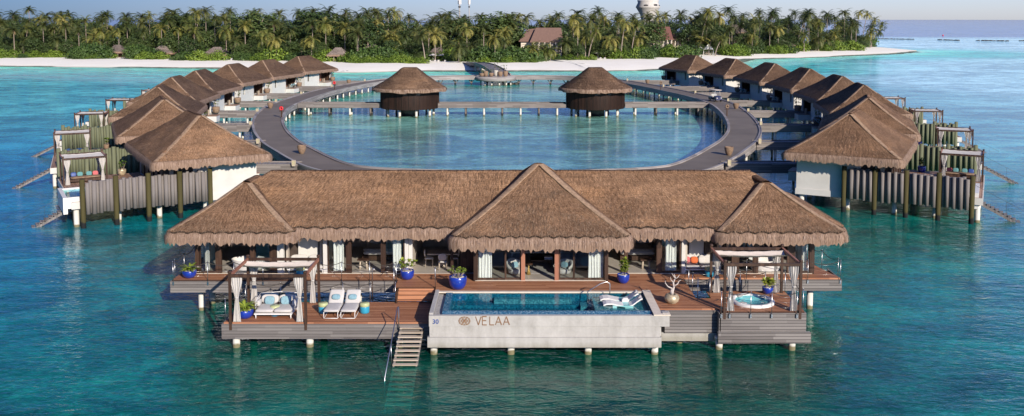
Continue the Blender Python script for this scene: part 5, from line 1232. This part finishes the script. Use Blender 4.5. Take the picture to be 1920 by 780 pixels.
b = MB(); b._add([(-.55, -.6, .95), (.55, -.6, .95), (.55, -.47, 1.8), (-.55, -.47, 1.8)], [(0, 1, 2, 3)]); b.build('windscreen', 'glass', t)
b = MB(); b.cushion((0, .15, .72), (1.1, .55, .2)); b.cushion((0, .48, 1.02), (1.1, .16, .5)); b.build('seat', 'white_fabric', t)
# ------------------------------------------------------------------ island: trees
def quad_cloud(mb, rnd, c, r, n_, size, flat=.8):
    for _ in range(n_):
        while True:
            p = Vector((rnd.uniform(-1, 1), rnd.uniform(-1, 1), rnd.uniform(-1, 1)))
            if .35 < p.length < 1: break
        q = Vector((c[0]+p.x*r[0], c[1]+p.y*r[1], c[2]+p.z*r[2])); nrm = (p+Vector((rnd.gauss(0, .5), rnd.gauss(0, .5), rnd.gauss(0, .5)+.5))).normalized()
        a = nrm.cross(Vector((rnd.gauss(0, 1), rnd.gauss(0, 1), rnd.gauss(0, 1)))).normalized()*size*rnd.uniform(.6, 1.3); b = nrm.cross(a)*rnd.uniform(.4, .8)
        u = (rnd.random()*60, rnd.random()*60); mb._add([tuple(q-a), tuple(q-b), tuple(q+a), tuple(q+b)], [(0, 1, 2, 3)], [[u]*4])
def tree_mesh(seed, kind):
    rnd = random.Random(seed); mb = MB()
    if kind == 'tree':      # unit: about 12 m high crown, base at 0
        for k in range(26):
            a = rnd.uniform(0, 2*PI); rr = rnd.uniform(0, 4.2); z = rnd.uniform(5, 11.5)-rr*.35; s = rnd.uniform(1.0, 2.1); quad_cloud(mb, rnd, (rr*math.cos(a), rr*math.sin(a), z), (s*1.15, s*1.15, s*.85), 110, .26)
        quad_cloud(mb, rnd, (0, 0, 6.5), (4.6, 4.6, 4.6), 650, .36)
    elif kind == 'bush':    # 3 m high, 6 m wide
        for k in range(24):
            a = rnd.uniform(0, 2*PI); rr = rnd.uniform(0, 2.4)**1; z = rnd.uniform(.4, 2.3)*(1-rr/4.2); s = rnd.uniform(.5, .95); quad_cloud(mb, rnd, (rr*math.cos(a), rr*math.sin(a), z), (s*1.2, s*1.2, s*.8), 60, .16)
        quad_cloud(mb, rnd, (0, 0, .8), (2.6, 2.6, 1.4), 350, .22)
    return mb
def trunk_mesh(h, r0, r1, lean, seed, limbs=False):
    rnd = random.Random(seed); mb = MB(); P_ = []
    for i in range(9):
        s = i/8; P_.append((lean[0]*(s**1.6), lean[1]*s**1.6, h*s))
    mb.tube(P_, [r0*(1.5 if i == 0 else 1)+(r1-r0)*i/8 for i in range(9)], 8)
    if limbs:
        for k in range(5):
            a = rnd.uniform(0, 2*PI); z = h*rnd.uniform(.5, .9); mb.tube([(0, 0, z), (2*math.cos(a), 2*math.sin(a), z+2.0), (3*math.cos(a), 3*math.sin(a), z+3.5)], [r1, r1*.6, r1*.3], 6)
    return mb
def crown_mesh(seed, n_fr=32, L0=5.2):
    rnd = random.Random(seed); mb = MB()
    for k in range(n_fr):
        a = 2*PI*k/n_fr*2.4+rnd.uniform(-.25, .25); el = rnd.uniform(-.6, 1.25); L = L0*rnd.uniform(.8, 1.1); droop = rnd.uniform(.7, 1.25); P_ = []
        dx, dy = math.cos(a), math.sin(a); n_ = 9; x = z = 0; ang = el
        for i in range(n_+1): P_.append(Vector((dx*x, dy*x, z))); x += math.cos(ang)*L/n_; z += math.sin(ang)*L/n_; ang -= droop*2.0/n_*(.6+i/n_)
        side = Vector((-dy, dx, 0)); u = (rnd.random()*60, rnd.random()*60)
        for i in range(n_):
            p, q = P_[i], P_[i+1]; d = (q-p)
            for s in (-1, 1):
                for h_ in (0, .5):
                    b0 = p+d*h_; w = .95*math.sin(PI*min(.96, (i+h_+1.2)/(n_+1.2)))*rnd.uniform(.75, 1.1)
                    tip = b0+side*s*w+d.normalized()*w*.55+Vector((0, 0, -w*rnd.uniform(.15, .6)))
                    mb._add([tuple(b0), tuple(b0+d*.42), tuple(tip)], [(0, 1, 2)], [[u]*3])
        mb._add([tuple(P_[0]+side*.05), tuple(P_[0]-side*.05), tuple(P_[n_//2]-side*.04), tuple(P_[n_//2]+side*.04)], [(0, 1, 2, 3)], [[u]*4])
    # brown hanging skirt and nuts
    mb.cm = 1
    for k in range(4):
        a = rnd.uniform(0, 2*PI); L = rnd.uniform(1.0, 2.0); u = (rnd.random()*60, rnd.random()*60); side = Vector((-math.sin(a), math.cos(a), 0))*.35
        p = Vector((.2*math.cos(a), .2*math.sin(a), 0)); q = p+Vector((math.cos(a)*L*.4, math.sin(a)*L*.4, -L)); mb._add([tuple(p), tuple(p*.5+q*.5+side), tuple(q), tuple(p*.5+q*.5-side)], [(0, 1, 2, 3)], [[u]*4])
    return mb
TREES = [tree_mesh(100+k, 'tree').mesh('crown', 'tree_leaf') for k in range(4)]
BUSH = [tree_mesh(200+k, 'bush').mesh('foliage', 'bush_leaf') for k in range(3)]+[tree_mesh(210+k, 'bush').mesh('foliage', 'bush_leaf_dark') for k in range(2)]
TT = trunk_mesh(7, .35, .16, (0, 0), 5, True).mesh('trunk', 'trunk')
CR_D = [crown_mesh(300+k).mesh('crown', ['palm_leaf', 'dry_leaf']) for k in range(7)]
CR_S = [crown_mesh(320+k, 26).mesh('crown', ['palm_leaf_sunny', 'dry_leaf']) for k in range(5)]
TK = {}
def palm(x, y, z, top, lean=(0, 0), label='', group='', sunny=False, sc=1.0):
    h = max(2.0, top-z); t = thing('coconut_palm', label, 'palm', (x, y, z), 0, group)
    key = (round(lean[0]), round(lean[1])) if abs(lean[0]) < 1.2 else None
    me = None
    if key is not None:
        if key not in TK: TK[key] = trunk_mesh(1, .2, .12, (0, 0), 3).mesh('trunk', 'trunk')
        o = obj('trunk', TK[key], t); o.scale = (1, 1, h)
    else: o = obj('trunk', trunk_mesh(h, .22, .13, lean, 3).mesh('trunk', 'trunk'), t)
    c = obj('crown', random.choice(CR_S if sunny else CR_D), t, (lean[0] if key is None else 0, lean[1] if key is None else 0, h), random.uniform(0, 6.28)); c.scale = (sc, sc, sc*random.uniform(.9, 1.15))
    return t
# front palms, (crown px, crown py, foot px, foot py)
FP = [(13, 47, 15, 74), (45, 78, 45, 106), (100, 72, 104, 97), (136, 58, 139, 84), (182, 38, 183, 70), (259, 62, 262, 82), (344, 82, 358, 106), (379, 68, 380, 98), (424, 55, 425, 93), (440, 60, 439, 86), (472, 75, 473, 100), (525, 62, 525, 92), (571, 83, 574, 99), (606, 82, 607, 96),
      (789, 67, 797, 117), (817, 65, 816, 116), (859, 90, 860, 118), (929, 70, 928, 117), (743, 95, 745, 113), (725, 72, 722, 84), (653, 58, 650, 82), (963, 76, 962, 98), (999, 90, 998, 116), (1022, 94, 1020, 115), (1034, 93, 1032, 115),
      (1041, 66, 1043, 106), (1069, 70, 1059, 103), (1088, 52, 1083, 113), (1115, 34, 1089, 93), (1118, 58, 1103, 112), (1144, 76, 1143, 111), (1172, 44, 1164, 111), (1194, 48, 1183, 110), (1250, 70, 1242, 97), (1275, 66, 1271, 96),
      (1328, 22, 1312, 101), (1338, 66, 1328, 103), (1316, 76, 1310, 103), (1352, 76, 1341, 104), (1370, 50, 1364, 84), (1357, 88, 1356, 100), (1464, 48, 1453, 87), (1488, 52, 1482, 88), (1513, 28, 1492, 96), (1518, 42, 1516, 95), (1551, 36, 1537, 86), (1548, 72, 1530, 95), (1442, 72, 1440, 88), (1582, 40, 1580, 84),
      (1612, 24, 1599, 87), (1626, 26, 1616, 87), (1642, 38, 1621, 87), (1650, 60, 1635, 82), (1654, 46, 1634, 86), (1598, 40, 1592, 88)]
for i, (cx, cy, bx, by) in enumerate(FP):
    x, y = G(bx, by, 1.0); y = min(y, 560); Xc, Zc = V(cx, cy, y)
    dense = by < 99 and bx < 1300
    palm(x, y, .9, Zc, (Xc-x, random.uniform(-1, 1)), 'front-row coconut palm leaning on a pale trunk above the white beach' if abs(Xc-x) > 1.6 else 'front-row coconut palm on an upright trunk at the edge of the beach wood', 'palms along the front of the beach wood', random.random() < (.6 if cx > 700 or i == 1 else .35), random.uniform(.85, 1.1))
# line of the wood's foot in the picture -> depth of the wood
BL = [(0, 108), (60, 108), (200, 110), (400, 112), (640, 118), (860, 115), (1080, 114), (1220, 108), (1290, 104), (1400, 102), (1480, 98), (1600, 94), (1650, 88)]
def interp(L, x):
    for (a, b), (c, d) in zip(L[:-1], L[1:]):
        if x <= c: return b+(d-b)*max(0, (x-a))/(c-a)
    return L[-1][1]
TOPL = [(0, 20), (60, 12), (110, 22), (150, 12), (180, 24), (250, 22), (330, 16), (345, 8), (400, 14), (520, 18), (540, 26), (570, 14), (630, 16), (660, 12), (720, 10), (760, 22), (800, 33), (830, 18), (880, 26), (940, 26), (980, 18), (1020, 25), (1050, 20), (1110, 14), (1180, 24), (1250, 20), (1300, 20), (1330, 12), (1380, 16), (1460, 16), (1500, 18), (1540, 15), (1580, 20), (1620, 18), (1645, 30), (1662, 48)]
for row, (off, npal, dy0, dy1) in enumerate([(6, 40, 26, 52), (16, 46, 16, 40), (28, 50, 8, 26), (42, 52, 3, 14), (58, 56, -3, 6)]):
    for k in range(npal):
        px = -50+(1690+50)*(k+random.uniform(.1, .9))/npal
        if row in (1, 2) and (965 < px < 1062 or 1198 < px < 1296): continue
        if px > 1652-off*.6 or (row < 1 and any(abs(px-a) < b for a, b in ((218, 20), (303, 25), (404, 27), (633, 20), (820, 20), (1010, 45), (1245, 40)))): continue
        by = interp(BL, px); x, y = G(px, by, 1.0); y += off+random.uniform(-4, 4); x = x*(y/(y-off))
        ty = interp(TOPL, px)+random.uniform(dy0, dy1)
        Z = V(px, ty, y)[1]-2.0
        if Z < 5: Z = 5+random.random()*3
        lab = ['coconut palm low at the front of the beach wood, crown below the canopy', 'coconut palm in the second rank of the wood, crown against darker crowns', 'coconut palm in the middle of the wood, crown half hidden by nearer palms', 'tall coconut palm whose crown helps form the top of the wood', 'tallest rank of coconut palms, crown standing against the sky'][row]
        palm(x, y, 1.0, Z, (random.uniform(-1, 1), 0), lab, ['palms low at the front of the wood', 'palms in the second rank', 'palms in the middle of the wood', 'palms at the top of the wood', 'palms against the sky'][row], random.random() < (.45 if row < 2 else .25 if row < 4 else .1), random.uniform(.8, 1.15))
HUTPX = [(218, 22), (303, 27), (404, 29), (513, 16), (633, 22), (698, 26), (820, 22)]
def near_hut(px): return any(abs(px-a) < b+3 for a, b in HUTPX)
def broadleaf(x, y, h, sc, label, group='broad-leaved trees among the palms'):
    t = thing('broadleaf_tree', label, 'tree', (x, y, .9), random.uniform(0, 6), group); s = h/12.5
    obj('trunk', TT, t).scale = (s, s, s); c = obj('crown', random.choice(TREES), t); c.scale = (s*sc, s*sc, s); return t
big = [(600, 12, 34, 1.6), (480, 15, 30, 1.5), (945, 20, 30, 1.7), (1290, 38, 22, 1.4), (1220, 35, 32, 1.3), (860, 27, 30, 1.4), (690, 30, 20, 1.3), (335, 20, 34, 1.2), (560, 30, 40, 1.3), (320, 62, 12, 1.3), (755, 34, 34, 1.3), (1180, 60, 16, 1.2), (1400, 60, 12, 1.2), (1450, 52, 16, 1.2), (1050, 40, 34, 1.3), (100, 45, 30, 1.2), (30, 40, 34, 1.2), (230, 40, 30, 1.2)]
for px, ty, off, sc in big:
    by = interp(BL, px); x, y = G(px, by, 1.0); y += off; x = (px-960)/1700*y; broadleaf(x, y, V(px, ty, y)[1]-.5, sc, 'large dark broad-leaved tree with a rounded crown rising among the palms', 'large rounded trees rising among the palms')
for row, (off, n_, dy0, dy1) in enumerate([(4, 40, 54, 68), (12, 44, 44, 62), (24, 40, 32, 48), (40, 36, 24, 36), (66, 44, 14, 22), (84, 40, 10, 16)]):
    for k in range(n_):
        px = -50+1720*(k+random.uniform(.1, .9))/n_
        if px > 1640-off*.7 or (row == 0 and (975 < px < 1060 or 1195 < px < 1300)): continue
        if row < 2 and near_hut(px): continue
        by = interp(BL, px); x, y = G(px, by, 1.0); y += off; x = (px-960)/1700*y
        if row < 2 and (965 < px < 1062 or 1195 < px < 1300): dd_ = 24
        else: dd_ = 0
        ty = interp(TOPL, px)+random.uniform(dy0, dy1)+dd_
        if row < 3 and 972 < px < 1062: ty = max(ty, 84)
        if row < 4 and 1198 < px < 1298: ty = max(ty, 80)
        h = max(4, V(px, min(ty, by-12), y)[1]-.8)
        broadleaf(x, y, h, random.uniform(1.0, 1.5)*(10/max(6, h))**.5, ['low dark tree at the foot of the palm wood', 'dark broad-leaved tree filling the wood below the palm crowns', 'dark broad-leaved tree in the middle of the wood', 'dark broad-leaved tree near the top of the wood', 'dark tree far back in the wood', 'dark tree at the back of the island'][row])
# bushes along the beach
random.seed(21)
bl = [(0, 108, 5, 0), (18, 108, 4.5, 0), (38, 108, 3, 3)]
for px in range(50, 130, 9): bl.append((px, 107.5, random.uniform(3.2, 4.6), 0))
for px, h in ((140, 7), (152, 8.5), (164, 9), (178, 8), (150, 5)): bl.append((px, 110, h, 3))
for px in (172, 182, 192, 200): bl.append((px, 110, 3.8, 0))
for px, h in ((218, 4), (232, 4), (246, 8), (258, 8), (280, 6)): bl.append((px, 110.5, h, 3))
bl += [(266, 111, 4.5, 0), (276, 111, 4, 0), (298, 110.5, 4.2, 0), (330, 112, 4, 3), (345, 113, 5, 3), (366, 113.5, 5.2, 0), (374, 113.5, 4.6, 0), (407, 113.8, 5.0, 1), (440, 113, 5, 3), (455, 113, 5, 4), (470, 113, 4, 3), (484, 114, 4, 0), (500, 114, 4.6, 3), (512, 113, 7.5, 1), (508, 113, 8.5, 4), (545, 114, 4.5, 3), (560, 114, 5, 3), (600, 115, 5.5, 1), (612, 115, 6, 0), (636, 116.5, 4.4, 0), (650, 117, 4.6, 0), (660, 117.5, 4.2, 0)]
for px in range(668, 790, 8): bl.append((px, 118, random.uniform(2.4, 4.2), 0))
bl += [(676, 117, 7.5, 3), (690, 117, 8.5, 3), (706, 117, 9, 4), (718, 117, 8, 3), (735, 116, 6.5, 1), (752, 116, 6, 4), (800, 114, 5, 3), (838, 114, 7, 3), (845, 115, 7, 1), (852, 115, 6, 4)]
for px in range(885, 1000, 9): bl.append((px, 116, random.uniform(5.5, 8.5), random.choice((3, 4, 3))))
for px in range(900, 1000, 11): bl.append((px, 116.8, random.uniform(2.6, 4.0), random.choice((0, 1))))
for px in range(1040, 1120, 10): bl.append((px, 112.5, random.uniform(2.0, 3.4), random.choice((0, 1, 3))))
for px in range(1148, 1215, 9): bl.append((px, 110, random.uniform(3, 6), random.choice((0, 1, 3))))
for px in range(1185, 1300, 9): bl.append((px, 107, random.uniform(4, 8), random.choice((1, 3, 4))))
for px in (1368, 1376, 1384, 1392): bl.append((px, 102.5, 6.0, 0))
for px in range(1400, 1425, 8): bl.append((px, 100, 6, 3))
for px in range(1426, 1484, 8): bl.append((px, 99.5, random.uniform(4, 5.2), 0 if px < 1480 else 3))
bl += [(1501, 95, 6.5, 1), (1496, 95, 5, 4), (1540, 94.5, 4.5, 0), (1550, 94.5, 4.5, 1), (1530, 94, 6, 3)]
for px in range(1558, 1610, 7): bl.append((px, 93.2, random.uniform(5, 7), random.choice((0, 1, 3))))
bl += [(1620, 87.5, 7, 3), (1628, 87, 8, 1), (1633, 86.5, 5, 3)]
for px, py, h, kd in bl:
    if h > 3.9 and any(abs(px-a) < b for a, b in ((218, 15), (304, 17), (399, 20), (633, 12), (1376, 0))) and px not in (407, 298): continue
    py += random.uniform(0, 1.6); px += random.uniform(-2, 2)
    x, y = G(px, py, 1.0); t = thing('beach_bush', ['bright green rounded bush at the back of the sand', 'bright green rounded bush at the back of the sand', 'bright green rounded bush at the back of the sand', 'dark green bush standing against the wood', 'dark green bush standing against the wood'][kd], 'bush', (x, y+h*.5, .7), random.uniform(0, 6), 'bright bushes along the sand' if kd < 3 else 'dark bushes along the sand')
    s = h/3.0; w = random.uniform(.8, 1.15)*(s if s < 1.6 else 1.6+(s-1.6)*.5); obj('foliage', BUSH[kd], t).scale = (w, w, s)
# dark undergrowth nobody could count
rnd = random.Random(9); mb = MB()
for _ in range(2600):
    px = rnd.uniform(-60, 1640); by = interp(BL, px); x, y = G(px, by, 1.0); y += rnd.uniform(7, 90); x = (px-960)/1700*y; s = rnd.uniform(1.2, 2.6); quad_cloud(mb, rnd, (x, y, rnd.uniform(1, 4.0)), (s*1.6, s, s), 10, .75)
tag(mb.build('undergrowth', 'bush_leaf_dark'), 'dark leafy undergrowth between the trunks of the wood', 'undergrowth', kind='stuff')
# ------------------------------------------------------------------ buildings on the island
def beach_hut(px, py_eave, py_top, halfpx, label, mat='thatch_grey', dy=7):
    py_b = interp(BL, px); x, y = G(px, py_b, 1.0); y += dy; x = (px-960)/1700*y; z0 = V(px, py_eave, y)[1]; z1 = V(px, py_top, y)[1]; hx = halfpx/1700*y
    t = thing('beach_hut', label, 'hut', (x, y+hx*.4, 0), 0, 'thatched huts among the trees')
    thatch_roof(t, (0, 0, 0), hx, hx*.85, z0, z1, seed=int(px), rows=8, step=.8, straws=0, fr_len=.5, fr_dens=8, mat=mat, flat=.5, rc=.6, blade=.08)
    b = MB(); b.box(-hx*.75, hx*.75, -hx*.2, hx*.7, .8, z0+.2); b.build('wall', 'dark_wood', t)
    for s in (-.8, -.3, .3, .8): b = MB(); b.cyl(hx*s, -hx*.7, .8, z0, .12, 8); b.build('post', 'pale_wood', t)
beach_hut(218, 96.5, 84, 18, 'grey thatched hut half hidden by bushes, leftmost on the beach'); beach_hut(303, 98.5, 86, 23, 'grey thatched hut with a white awning behind the left beach'); beach_hut(404, 101.5, 88, 25, 'grey thatched hut behind a single round bush on the left beach')
beach_hut(513, 100, 91, 22, 'thatched hut almost covered by a light green tree'); beach_hut(633, 102, 89, 20, 'grey thatched hut just right of the farthest left villa roof'); beach_hut(698, 97, 83, 24, 'pale sloping thatched roof above the bushes left of centre', dy=14); beach_hut(820, 102, 89, 22, 'dark thatched hut behind the two beach umbrellas', dy=12)
beach_hut(1122, 96, 86, 13, 'small pointed thatched hut between leaning palms', dy=16); beach_hut(1376, 60, 45, 24, 'grey thatched roof high in the wood right of centre', dy=50); beach_hut(1472, 84, 75, 17, 'small grey thatched roof between palms on the right', dy=14); beach_hut(1453, 87, 80, 12, 'low grey thatched roof beside the small right hut', dy=12)
def big_house(px0, px1, pt, pe, pb, depth, mat, label, seed):
    pxc = (px0+px1)/2; x, y = G(pxc, interp(BL, pxc), 1.0); y += depth; s = y/1700; X0, X1 = (px0-960)*s, (px1-960)*s; z1 = V(pxc, pt, y+6)[1]; z0 = V(pxc, pe, y)[1]
    t = thing('island_house', label, 'house', ((X0+X1)/2, y, 1.0)); c = ((X0+X1)/2, y, 1.0); w = (X1-X0)/2
    b = MB(); b._add([(-w, 0, z0-1), (w, 0, z0-1), (w*.93, 7, z1-1), (-w*.62, 7, z1-1), (-w, 14, z0-1), (w, 14, z0-1), (-w*1.0, 0, z0-1.4), (w, 0, z0-1.4), (w, 14, z0-1.4), (-w, 14, z0-1.4)], [(0, 1, 2, 3), (3, 2, 5, 4), (0, 3, 4), (1, 5, 2), (0, 6, 7, 1), (1, 7, 8, 5), (4, 9, 6, 0), (6, 9, 8, 7)])
    b._add([(-w*1.7, 3, z0-1-.2), (-w*.9, 3, z0-1-.2), (-w*.6, 9, z1-1.3), (-w*1.1, 9, z1-1.6), (-w*1.7, 15, z0-1.2), (-w*.9, 15, z0-1.2)], [(0, 1, 2, 3), (3, 2, 5, 4), (0, 3, 4)])
    b.build('roof', mat, t)
    b = MB(); b.box(-w*.85, w*.92, 1.2, 13, -.5, z0-1.2); b.box(-w*1.55, -w*.86, 4, 14, -.5, z0-1.3); b.build('wall', 'coping', t)
    for k in range(6): xx = -w*.7+k*w*.28; b = MB(); b.box(xx, xx+w*.17, 1.1, 1.19, z0-4.4, z0-1.9); b.build('window', 'dark_metal', t)
    b = MB(); b.box(-w*.85, w*.92, -.6, 1.0, z0-5.0, z0-4.8); b.build('balcony', 'pale_wood', t)
    for k in range(6): b = MB(); b.box(-w*.8+k*w*.33, -w*.8+k*w*.33+.3, -.5, -.2, -.5, z0-1.4); b.build('column', 'coping', t)
big_house(994, 1056, 52, 77.5, 100, 16, 'tile_roof', 'large house with a brown tiled roof among palms right of centre', 1)
big_house(1212, 1262, 50, 73, 96, 30, 'red_tile_roof', 'house with a reddish tiled roof half hidden behind bushes', 2)
big_house(1262, 1292, 62, 73, 96, 24, 'tile_roof', 'lower house wing with dark doorways right of the reddish roof', 3)
# tower
y = 560; s = y/1700; x = (1214-960)*s; zt = V(1214, 3, y)[1]; zb = V(1214, 34, y)[1]; r = 23*s
t = thing('flared_tower', 'pale concrete tower with a wide flared top and oval openings above the trees', 'tower', (x, y, 1))
b = MB(); b.lathe(0, 0, [(r*.55, 0), (r*.5, zb-4), (r*.62, zb+1), (r*.95, zb+(zt-zb)*.62-1), (r*1.0, zb+(zt-zb)*.66-1), (r*.82, zt-1.6), (r*.86, zt-.9), (r*.86, zt-.6), (.01, zt-.8)], 40); b.build('wall', 'tower_concrete', t)
for a, z in ((-1.9, zt-3.6), (-1.0, zt-3.3), (-.4, zt-3.8)): b = MB(); b.cushion((r*.90*math.cos(a), r*.90*math.sin(a), z), (.9, 3.0, 1.5), rz=a, e=.8); b.build('oval_opening', 'dark_metal', t)
b = MB(); b.lathe(0, 0, [(r*.87, zt-.6), (r*.87, zt-.1), (r*.82, zt-.1), (r*.82, zt-.6)], 40); b.build('parapet', 'tower_concrete', t)
b = MB(); b.cushion((-r*.1, 0, zt+.7), (r*.5, r*.5, 2.6), e=.4); b.cyl(r*.35, 0, zt-.6, zt+1.8, r*.22, 12); b.build('roof_room', 'tower_concrete', t)
for px, lab, w in ((862, 'tall telecom mast rising behind the wood, the thicker of two', .45), (880, 'slim telecom mast to the right of the thicker one', .28)):
    y = 500; x = (px-960)/1700*y; zt = CH+36/1700*y+2; t = thing('telecom_mast', lab, 'mast', (x, y, 1), 0, 'telecom masts'); b = MB(); b.cyl(0, 0, 0, zt, w, 8, w*.8); b.build('pole', 'grey_stone', t)
    for k in range(3): a = 2*PI*k/3-PI/2; b = MB(); b.box(w*1.9*math.cos(a)-.22, w*1.9*math.cos(a)+.22, w*1.9*math.sin(a)-.15, w*1.9*math.sin(a)+.15, zt-5.5, zt-2.8); b.build('antenna', 'white', t)
    b = MB(); b.cyl(0, 0, zt-7.2, zt-6.4, w*1.6, 10); b.build('bracket', 'dark_metal', t)
# beach umbrellas, loungers, gazebo
def umbrella(px, py, label):
    x, y = G(px, py, 1.0); t = thing('beach_umbrella', label, 'umbrella', (x, y, .9), 0, 'pale beach umbrellas'); b = MB(); b.cyl(0, 0, 0, 2.6, .05, 8); b.build('pole', 'white', t); b = MB(); b.lathe(0, 0, [(1.7, 2.2), (1.2, 2.42), (.05, 2.85)], 8); b.build('canopy', 'white_fabric', t)
umbrella(812, 115, 'pale beach umbrella, left of the two by the dark hut'); umbrella(829.5, 115, 'pale beach umbrella, right of the two by the dark hut'); umbrella(1121, 110.5, 'pale beach umbrella, left of the two under leaning palms'); umbrella(1135, 110.5, 'pale beach umbrella, right of the two under leaning palms')
def blounger(px, py, label):
    x, y = G(px, py, 1.0); t = thing('beach_lounger', label, 'sun lounger', (x, y, .9), random.uniform(-.4, .4), 'white loungers on the beach'); b = MB(); b.box(-.33, .33, -.9, .5, .25, .38); b.cbox((0, .75, .55), (.66, .12, .75), rx=-.5); b.build('cushion', 'white_fabric', t)
    b = MB(); b.box(-.3, .3, -.85, -.78, 0, .25); b.box(-.3, .3, .4, .47, 0, .25); b.build('frame', 'white', t)
for px, lab in ((805, 'left of the umbrellas by the dark hut'), (815, 'under the left umbrella by the dark hut'), (822, 'between the umbrellas by the dark hut'), (833, 'right of the umbrellas by the dark hut'), (1117, 'left under the umbrellas by the palms'), (1125, 'between the umbrellas by the palms'), (1133, 'right under the umbrellas by the palms'), (309, 'in front of the leftmost awning hut'), (432, 'right of the hut with the round bush'), (622, 'in front of the hut by the farthest left villa')):
    blounger(px, 117 if px in (805, 815, 822, 833) else 112 if px > 900 else 114.5 if px > 600 else 113.8 if px > 400 else 111, 'white lounger on the sand '+lab)
x, y = G(1319, 103, 1.0); t = thing('beach_gazebo', 'small white twin-peaked gazebo on the sand between palms', 'gazebo', (x, y, .9)); 
for k in range(2): b = MB(); b._add([(-4.2+4.2*k, 0, 2.4), (4.2*k, 0, 2.4), (-2.1+4.2*k, 0, 4.8), (-4.2+4.2*k, 4, 2.4), (4.2*k, 4, 2.4), (-2.1+4.2*k, 4, 4.8)], [(0, 1, 2), (3, 5, 4), (0, 2, 5, 3), (1, 4, 5, 2)]); b.build('roof', 'white', t)
for xx in (-4.1, 0, 4.1): b = MB(); b.cyl(xx, .1, 0, 2.4, .12, 8); b.build('post', 'white', t)
# rocks
def rocks(p0, p1, n_, label, s=1.0):
    rnd = random.Random(n_); mb = MB(); a = G(*p0, 0); c = G(*p1, 0); x0, y0 = (a[0]+c[0])/2, (a[1]+c[1])/2
    for k in range(n_):
        q = rnd.random(); x = a[0]+(c[0]-a[0])*q-x0; y = a[1]+(c[1]-a[1])*q-y0+rnd.uniform(-1, 1); r = rnd.uniform(.35, .8)*s; mb.cushion((x, y, .05), (r*2.2, r*1.6, r*1.3), rz=rnd.uniform(0, 3), e=.8, nu=8, nv=5)
    tag(mb.build('rock_breakwater', 'rock', None, (x0, y0, 0)), label, 'rocks', 'low rock breakwaters')
rocks((28, 121.5), (112, 118), 40, 'low line of dark rocks just off the left beach', .8); rocks((1640, 73.2), (1716, 74.2), 46, 'low rock breakwater nearest the island tip', 1.3); rocks((1760, 75), (1797, 76.3), 26, 'short rock breakwater in the middle of the reef edge', 1.4); rocks((1826, 76.3), (1888, 77.4), 34, 'rock breakwater towards the right edge of the picture', 1.4); rocks((1912, 76.8), (1935, 76.8), 12, 'end of a rock breakwater at the right edge', 1.3)
rocks((955, 158.5), (972, 158.5), 6, 'dark rocks in the shallows below the round platform', 1.0); rocks((640, 135), (672, 133.5), 12, 'rocks at the water edge near the left end of the central beach', .7)
x, y = G(1768, 67, 0); t = thing('marker_buoy', 'red marker buoy floating beyond the reef', 'buoy', (x, y, 0)); b = MB(); b.lathe(0, 0, [(.01, -.3), (.7, 0), (.65, .5), (.25, .9), (.15, 1.3), (.01, 1.4)], 14); b.build('float', 'red_paint', t)
